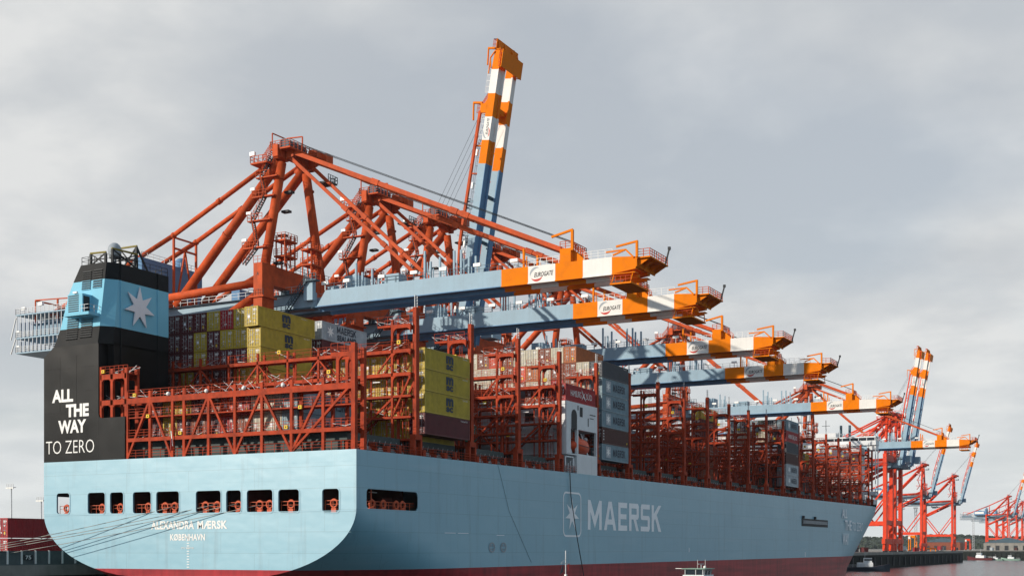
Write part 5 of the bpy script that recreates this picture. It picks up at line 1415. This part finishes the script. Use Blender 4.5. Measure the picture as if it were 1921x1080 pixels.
def hills():
    rr = random.Random(2)
    m = paint('distant wooded hill', (0.035, 0.05, 0.035), 0.9, 0.3, 0.004, 0.1); M['hill'] = m
    b = mb('hill'); nx = 160; rows = [(2700, 0), (2850, .35), (3050, .75), (3300, 1.0), (3800, .9), (4500, .5)]
    idx = []
    for j, (y, k) in enumerate(rows):
        r = []
        for i in range(nx):
            x = -3000 + 5200 * i / (nx - 1); h = 44 + 14 * math.sin(x * .0021 + .6) + 9 * math.sin(x * .0057) + 5 * math.sin(x * .017 + 2)
            r.append(len(b.v)); b.v.append((x + rr.uniform(-9, 9), y, 4 + h * k * (1 + .1 * rr.uniform(-1, 1))))
        idx.append(r)
    for a, c in zip(idx[:-1], idx[1:]):
        for i in range(nx - 1): b.face([a[i], a[i + 1], c[i + 1], c[i]], False)
    tag(b.obj('hills', recalc=False), kind='structure')
    # far woods as leaf clumps over the ridge
    f = mb('hill')
    for _ in range(9000):
        x = rr.uniform(-700, 900); y = rr.uniform(2700, 3350); k = min(1, (y - 2650) / 600)
        h = 44 + 14 * math.sin(x * .0021 + .6) + 9 * math.sin(x * .0057) + 5 * math.sin(x * .017 + 2); z = 4 + h * k
        s = rr.uniform(2.5, 5.5); a = rr.uniform(0, 3.14)
        f.poly([(x - s * math.cos(a), y - s * math.sin(a), z - 3), (x + s * math.cos(a), y + s * math.sin(a), z - 3), (x + s * .5 * math.cos(a), y + s * .5 * math.sin(a), z + s), (x - s * .4 * math.cos(a), y - s * .4 * math.sin(a), z + s * .9)])
    tag(f.obj('far_wood', recalc=False), kind='stuff')
hills()

# ------------------------------------------------------------------ things on the quay
def light_mast(x, y, h, label, lattice=False):
    t = thing('light_mast', label, 'light mast', (x, y, HG), 'light masts on the quays')
    b = mb('steel')
    if lattice:
        for dx, dy in ((-.9, -.9), (.9, -.9), (.9, .9), (-.9, .9)): b.bar((dx, dy, 0), (dx * .8, dy * .8, h), .22)
        for k in range(int(h / 3)):
            for s in (-1, 1): b.bar((-.9, s * .9, k * 3), (.9, s * .9, k * 3 + 3), .14); b.bar((s * .9, -.9, k * 3), (s * .9, .9, k * 3 + 3), .14)
    else: b.tube((0, 0, 0), (0, 0, h), .32, .18)
    b.obj('mast', t)
    l = mb('steel'); l.box(-1.6, 1.6, -.6, .6, h, h + .2); l.rail([(-1.6, -.6, h + .2), (1.6, -.6, h + .2)], 1, .8, .06)
    for k in range(5): l.mat('lamp').cbox((-1.5 + .75 * k, -.7, h - .2), (.5, .4, .5))
    l.obj('lamp_head', t)
light_mast(-240, 177, 23.5, 'taller of two light masts behind the stern quay')
light_mast(-240, 190, 19.5, 'shorter of two light masts behind the stern quay')
light_mast(-62, 905, 34, 'lattice light mast beside the small crane at the quay end', True)
light_mast(-85, 1420, 40, 'lattice light mast, nearer of a pair among the distant cranes', True)
light_mast(-52, 1480, 38, 'lattice light mast, farther of a pair among the distant cranes', True)
light_mast(-120, 660, 34, 'lattice light mast seen between the bow and the red crane leg', True)
container('red', -34.4, -.8, 12.95, 'upper of two red containers stacked on the quay by the stern', 'red containers on the stern quay', True)
container('red', -34.4, -.8, 10.0, 'lower of two red containers stacked on the quay by the stern', 'red containers on the stern quay', True)
container('cream', -38.5, 14, HG + .1, 'cream container on the quay behind the hull curve, lower of two', 'cream containers on the stern quay', True)
container('cream', -38.5, 14, HG + 3.0, 'cream container on the quay behind the hull curve, upper of two', 'cream containers on the stern quay', True)
b = mb('bulwark'); b.box(-36, -33, -2, 13, HG, 9.98); b.mat('dark')
for y in range(-1, 13, 3): b.tube((-35.9, y, HG + .5), (-33.0, y, HG + .5), .45)
tag(b.obj('quay_trailer'), 'low grey trailer under the red containers by the stern', 'trailer')
def straddle(x, y, label, key):
    t = thing('straddle_carrier', label, 'carrier', (x, y, HG), 'straddle carriers on the far quay')
    b = mb(key)
    for dx in (-2.3, 2.3):
        for dy in (-4, 4): b.bar((dx, dy, 1), (dx, dy, 10.5), .6)
        b.bar((dx, -5, 1), (dx, 5, 1), .7); b.bar((dx, -5, 10.5), (dx, 5, 10.5), .7)
        b.mat('dark')
        for dy in (-4, -1.5, 1.5, 4): b.tube((dx - .3, dy, .7), (dx + .3, dy, .7), .7)
        b.mat(key)
    b.box(-2.6, 2.6, -4.5, -1.5, 10.8, 12.2); b.bar((-2.3, 4, 10.5), (2.3, 4, 10.5), .6)
    b.obj('frame', t)
    c = mb('boom_white'); c.box(-2.4, -.8, -5.6, -4.3, 9.4, 11.4); c.obj('cab', t)
straddle(-52, 740, 'red straddle carrier standing between the tall twin cranes and the small crane', 'crane_red_far')
straddle(-58, 868, 'orange straddle carrier beneath the small crane at the quay end', 'boom_orange')
straddle(-75, 1300, 'red straddle carrier on the far quay behind the water', 'crane_red_far')
for i, (x, y, z, c, l) in enumerate(((-45, 800, 0, 'red', 'low red container on the quay by the small crane'), (-60, 830, 0, 'pale grey', 'pale container on the quay behind the low red one'), (-60, 880, 0, 'dark grey', 'grey container between the legs of the quay-end crane'),
        (-48, 640, 0, 'maroon', 'maroon container seen under the bow on the quay'), (-56, 650, 2.9, 'red', 'red container on top of a dark one under the bow'), (-56, 650, 0, 'dark grey', 'dark container beneath a red one under the bow'), (-40, 1200, 0, 'pale grey', 'pale container on the far quay across the water'), (-20, 1230, 0, 'dark brown', 'dark brown container on the far quay across the water'), (-72, 1185, 0, 'dark grey', 'dark grey container on the far quay beside the pale one'))):
    container(c, x, y, HG + .1 + z, l, 'containers on the distant quay', False)
b = mb('boom_orange'); b.bar((-40, 815, HG + 2.2), (-40, 862, HG + 2.2), .9); 
for y in (816, 838, 861): b.bar((-40, y, HG), (-40, y, HG + 2.2), .6)
tag(b.obj('spreader_rack'), 'long low orange frame on the quay between the two small cranes', 'frame')

def shed(x, y, w, l, h, key, label):
    t = thing('warehouse', label, 'warehouse', (x, y, HG), 'sheds on the far quay')
    b = mb(key); b.box(-w / 2, w / 2, 0, l, 0, h); b.obj('wall', t)
    r = mb('crane_dark'); r.prism([(-w / 2 - .4, h + .01), (w / 2 + .4, h + .01), (0, h + w * .12)], 'Y', -.4, l + .4); r.obj('roof', t)
    for k in range(int(w / 9)):
        d = mb('dark'); d.box(-w / 2 + 3 + 9 * k, -w / 2 + 7 + 9 * k, -.06, -.01, 0, min(5, h - 1)); d.obj('door', t)
shed(-35, 1290, 46, 30, 8, 'concrete', 'low pale shed on the far quay, nearest to the water')
shed(40, 1400, 60, 30, 10, 'bulwark', 'long grey green shed on the far quay behind the boats')
shed(-110, 1350, 40, 30, 9, 'c_brown', 'brown shed on the far quay behind the near quay end')
def truck(x, y, key, label):
    t = thing('truck', label, 'truck', (x, y, HG), 'trucks on the quay')
    b = mb(key); b.box(-1.2, 1.2, -6, 4.6, 1.2, 3.9); b.obj('load', t)
    c = mb('boom_white'); c.hexa([(-1.2, 5, .6), (1.2, 5, .6), (1.2, 7.2, .6), (-1.2, 7.2, .6), (-1.2, 5, 3.2), (1.2, 5, 3.2), (1.2, 6.8, 3.2), (-1.2, 6.8, 3.2)]); c.obj('cab', t)
    for yy in (-5, -3.8, 1.5, 6.2):
        for xx in (-1.1, 1.1): w = mb('dark'); w.tube((xx - .15, yy, .5), (xx + .15, yy, .5), .5, n=10); w.obj('wheel', t)
truck(-36, 705, 'c_pale grey', 'truck with a pale load on the quay beyond the bow'); truck(-35, 850, 'c_red', 'truck with a red load on the quay near its end')
# ------------------------------------------------------------------ mooring lines, hanging hose
def mooring():
    for i, (p, q) in enumerate((((-2.9, .5, 17.0), (-31, -3.9, 12.2)), ((4.4, .5, 17.2), (-31, -3.9, 11.9)), ((7.9, .5, 17.2), (-31, -3.9, 11.6)), ((11.4, .5, 16.95), (-31, -3.9, 10.75)))):
        a = Vector(p); c = Vector(q); e = a + (c - a) * 1.26
        b = mb('line'); n = 10; prev = None
        for k in range(n + 1):
            s = k / n; v = a.lerp(e, s) - Vector((0, 0, 1.0 * .35 * 4 * s * (1 - s)))
            if prev: b.tube(prev, v, .045, n=5)
            prev = v
        tag(b.obj('mooring_line'), '%s of the four mooring lines from the rear openings to the quay' % ('topmost', 'second', 'third', 'lowest')[i], 'rope', 'mooring lines from the stern')
    for x, y in ((-41.5, -5.2), (-41.5, -6.6)):
        b = mb('dark'); b.tube((x, y, HG), (x, y, 10.9), .35, .3); b.tube((x, y, 10.7), (x, y, 11.1), .55); tag(b.obj('bollard'), 'iron mooring bollard on the stern quay', 'bollard', 'bollards on the stern quay')
mooring()
b = mb('rope'); pts = [(26.95, 61.3, 23.9), (27.0, 61.6, 20), (27.6, 62.4, 14), (28.3, 63.4, 8), (29.0, 64.3, 2)]
b.path(pts, .075); tag(b.obj('hanging_hose'), 'dark hose hanging over the ship side beside the star emblem', 'hose')
b = mb('rope'); b.path([(HB + .02, 36.5, 23.7), (HB + .05, 40, 17), (HB + .02, 47.5, 9.2)], .018); tag(b.obj('hanging_wire'), 'thin wire draped down the ship side behind the stern quarter', 'wire')

# ------------------------------------------------------------------ boats
def small_hull(t, l, w, key='boat_dark'):
    b = mb(key); rows = []
    for y, k in ((-l / 2, .75), (-l * .4, 1), (l * .2, 1), (l * .38, .7), (l / 2, .05)):
        i = len(b.v); rows.append(i); b.v += [(-w * k * .8, y, -.8), (-w * k, y, 2.2 + max(0, y) * .06), (w * k, y, 2.2 + max(0, y) * .06), (w * k * .8, y, -.8)]
    for a, c in zip(rows[:-1], rows[1:]):
        for k in range(4): b.face([a + k, a + (k + 1) % 4, c + (k + 1) % 4, c + k])
    b.face([rows[0] + k for k in range(4)]); b.obj('boat_hull', t)
def ferry():
    t = thing('harbour_boat', 'white harbour boat before the red waterline, its pale green wheelhouse roof showing', 'boat', (58, 36.0, 0), 'small boats by the ship')
    small_hull(t, 22, 2.9)
    b = mb('white'); b.box(-1.9, 1.9, -5, 4, 2.2, 5.2); b.box(-1.55, 1.45, -2.0, 2.0, 5.2, 7.85); b.obj('cabin', t)
    w = mb('glass'); w.hexa([(-1.25, -1.75, 7.85), (1.25, -1.75, 7.85), (1.25, 1.6, 7.85), (-1.25, 1.6, 7.85), (-1.4, -1.85, 8.62), (1.4, -1.85, 8.62), (1.4, 1.85, 8.62), (-1.4, 1.85, 8.62)])
    w.mat('steel')
    for y in (-1.8, -.5, .8): w.box(1.3, 1.42, y, y + .12, 7.85, 8.62)
    for x in (-1.3, .2, 1.2): w.box(x, x + .1, -1.92, -1.78, 7.85, 8.62)
    w.obj('wheelhouse_window', t)
    r = mb('boat_green'); r.box(-1.7, 1.6, -2.1, 2.1, 8.62, 8.72); r.mat('letter').bar((-2.6, -1.9, 8.7), (-1.7, -1.9, 8.7), .07); r.obj('roof', t)
    m = mb('steel'); m.bar((.3, .2, 8.7), (.3, .2, 9.35), .08); m.bar((.1, -.3, 9.3), (.5, .7, 9.3), .1); m.mat('lamp').ball((.7, .5, 8.88), .2); m.obj('radar', t)
    for y in (-1.6, 1.6): m = mb('letter'); m.bar((.4, y, 8.7), (.4, y, 9.9), .03); m.obj('aerial', t)
ferry()
def flag_boat():
    t = thing('harbour_boat', 'boat before the waterline beneath the star emblem, only its flag mast showing', 'boat', (58, -6.5, 0), 'small boats by the ship')
    small_hull(t, 14, 2.2)
    b = mb('white'); b.box(-1.3, 1.3, -3, 2, 2.2, 4.6); b.obj('cabin', t)
    p = mb('steel'); p.bar((0, 0, 4.6), (0, 0, 11.2), .08); p.bar((0, -1.1, 9.9), (0, 1.2, 9.8), .06); p.bar((0, -1.0, 9.95), (0, 0, 10.3), .035); p.mat('lamp').cbox((0, 0, 8.6), (.2, .3, .2)); p.obj('mast', t)
    f = mb('boat_dark'); f.prism([(-1.5, 8.7), (-.7, 9.75), (-.6, 9.0)], 'X', -.01, .02); f.obj('pennant', t)
    f = mb('logo_red'); f.prism([(.45, 9.7), (.95, 9.8), (.7, 9.1)], 'X', -.01, .02); f.obj('pennant', t)
flag_boat()
def tug(x, y, rz, label, key, s=1.0):
    t = thing('work_boat', label, 'boat', (x, y, 0), 'small boats along the quays')
    b = mb(key); rows = []
    for yy, w, z in ((-9, 2.2, 1.6), (-6, 2.8, 1.5), (3, 2.8, 1.7), (7, 1.8, 2.4), (9.5, .1, 3.0)):
        i = len(b.v); rows.append(i); b.v += [(-w * .8, yy, -.6), (-w, yy, z), (w, yy, z), (w * .8, yy, -.6)]
    for a, c in zip(rows[:-1], rows[1:]):
        for k in range(4): b.face([a + k, a + (k + 1) % 4, c + (k + 1) % 4, c + k])
    b.face([rows[0] + k for k in range(4)]); b.obj('boat_hull', t)
    c = mb('white'); c.box(-1.6, 1.6, -3, 3, 1.6, 3.4); c.box(-1.3, 1.3, -.5, 2.6, 3.4, 5.2); c.obj('cabin', t)
    g = mb('glass'); g.box(-1.35, 1.35, -.3, 2.65, 4.1, 4.8); g.obj('window', t)
    m = mb('steel'); m.bar((0, 0, 5.2), (0, 0, 8), .12); m.rail([(2.6, -8, 1.6), (2.7, 3, 1.7)], 1, 1.5, .04, 2); m.obj('mast', t)
    t.rotation_euler = (0, 0, R(rz)); t.scale = (s, s, s)
tug(-17, 500, -75, 'dark work boat moored on the quay just behind the bow', 'boat_dark', 1.25)
tug(-37, 1097, 75, 'small dark red boat moored at the far quay', 'c_maroon', 1.3)
tug(-24, 1097, 80, 'smaller of two pale boats moored at the far quay', 'boat_green', .7)
tug(-11, 1098, 85, 'larger of two pale boats moored at the far quay', 'boat_green', .9)

# ------------------------------------------------------------------ haze over the harbour
def haze():
    m = bpy.data.materials.new('harbour haze'); m.use_nodes = True; t = m.node_tree
    t.nodes.clear()
    out = N(t, 'ShaderNodeOutputMaterial'); v = N(t, 'ShaderNodeVolumePrincipled')
    v.inputs['Color'].default_value = (0.86, 0.92, 1.0, 1); v.inputs['Density'].default_value = 0.000035; v.inputs['Anisotropy'].default_value = 0.2
    L(t, v.outputs[0], out.inputs['Volume'])
    M['haze'] = m
    b = mb('haze'); b.box(-3500, 3500, -700, 4800, -10, 150)
    tag(b.obj('haze'), kind='stuff')
haze()
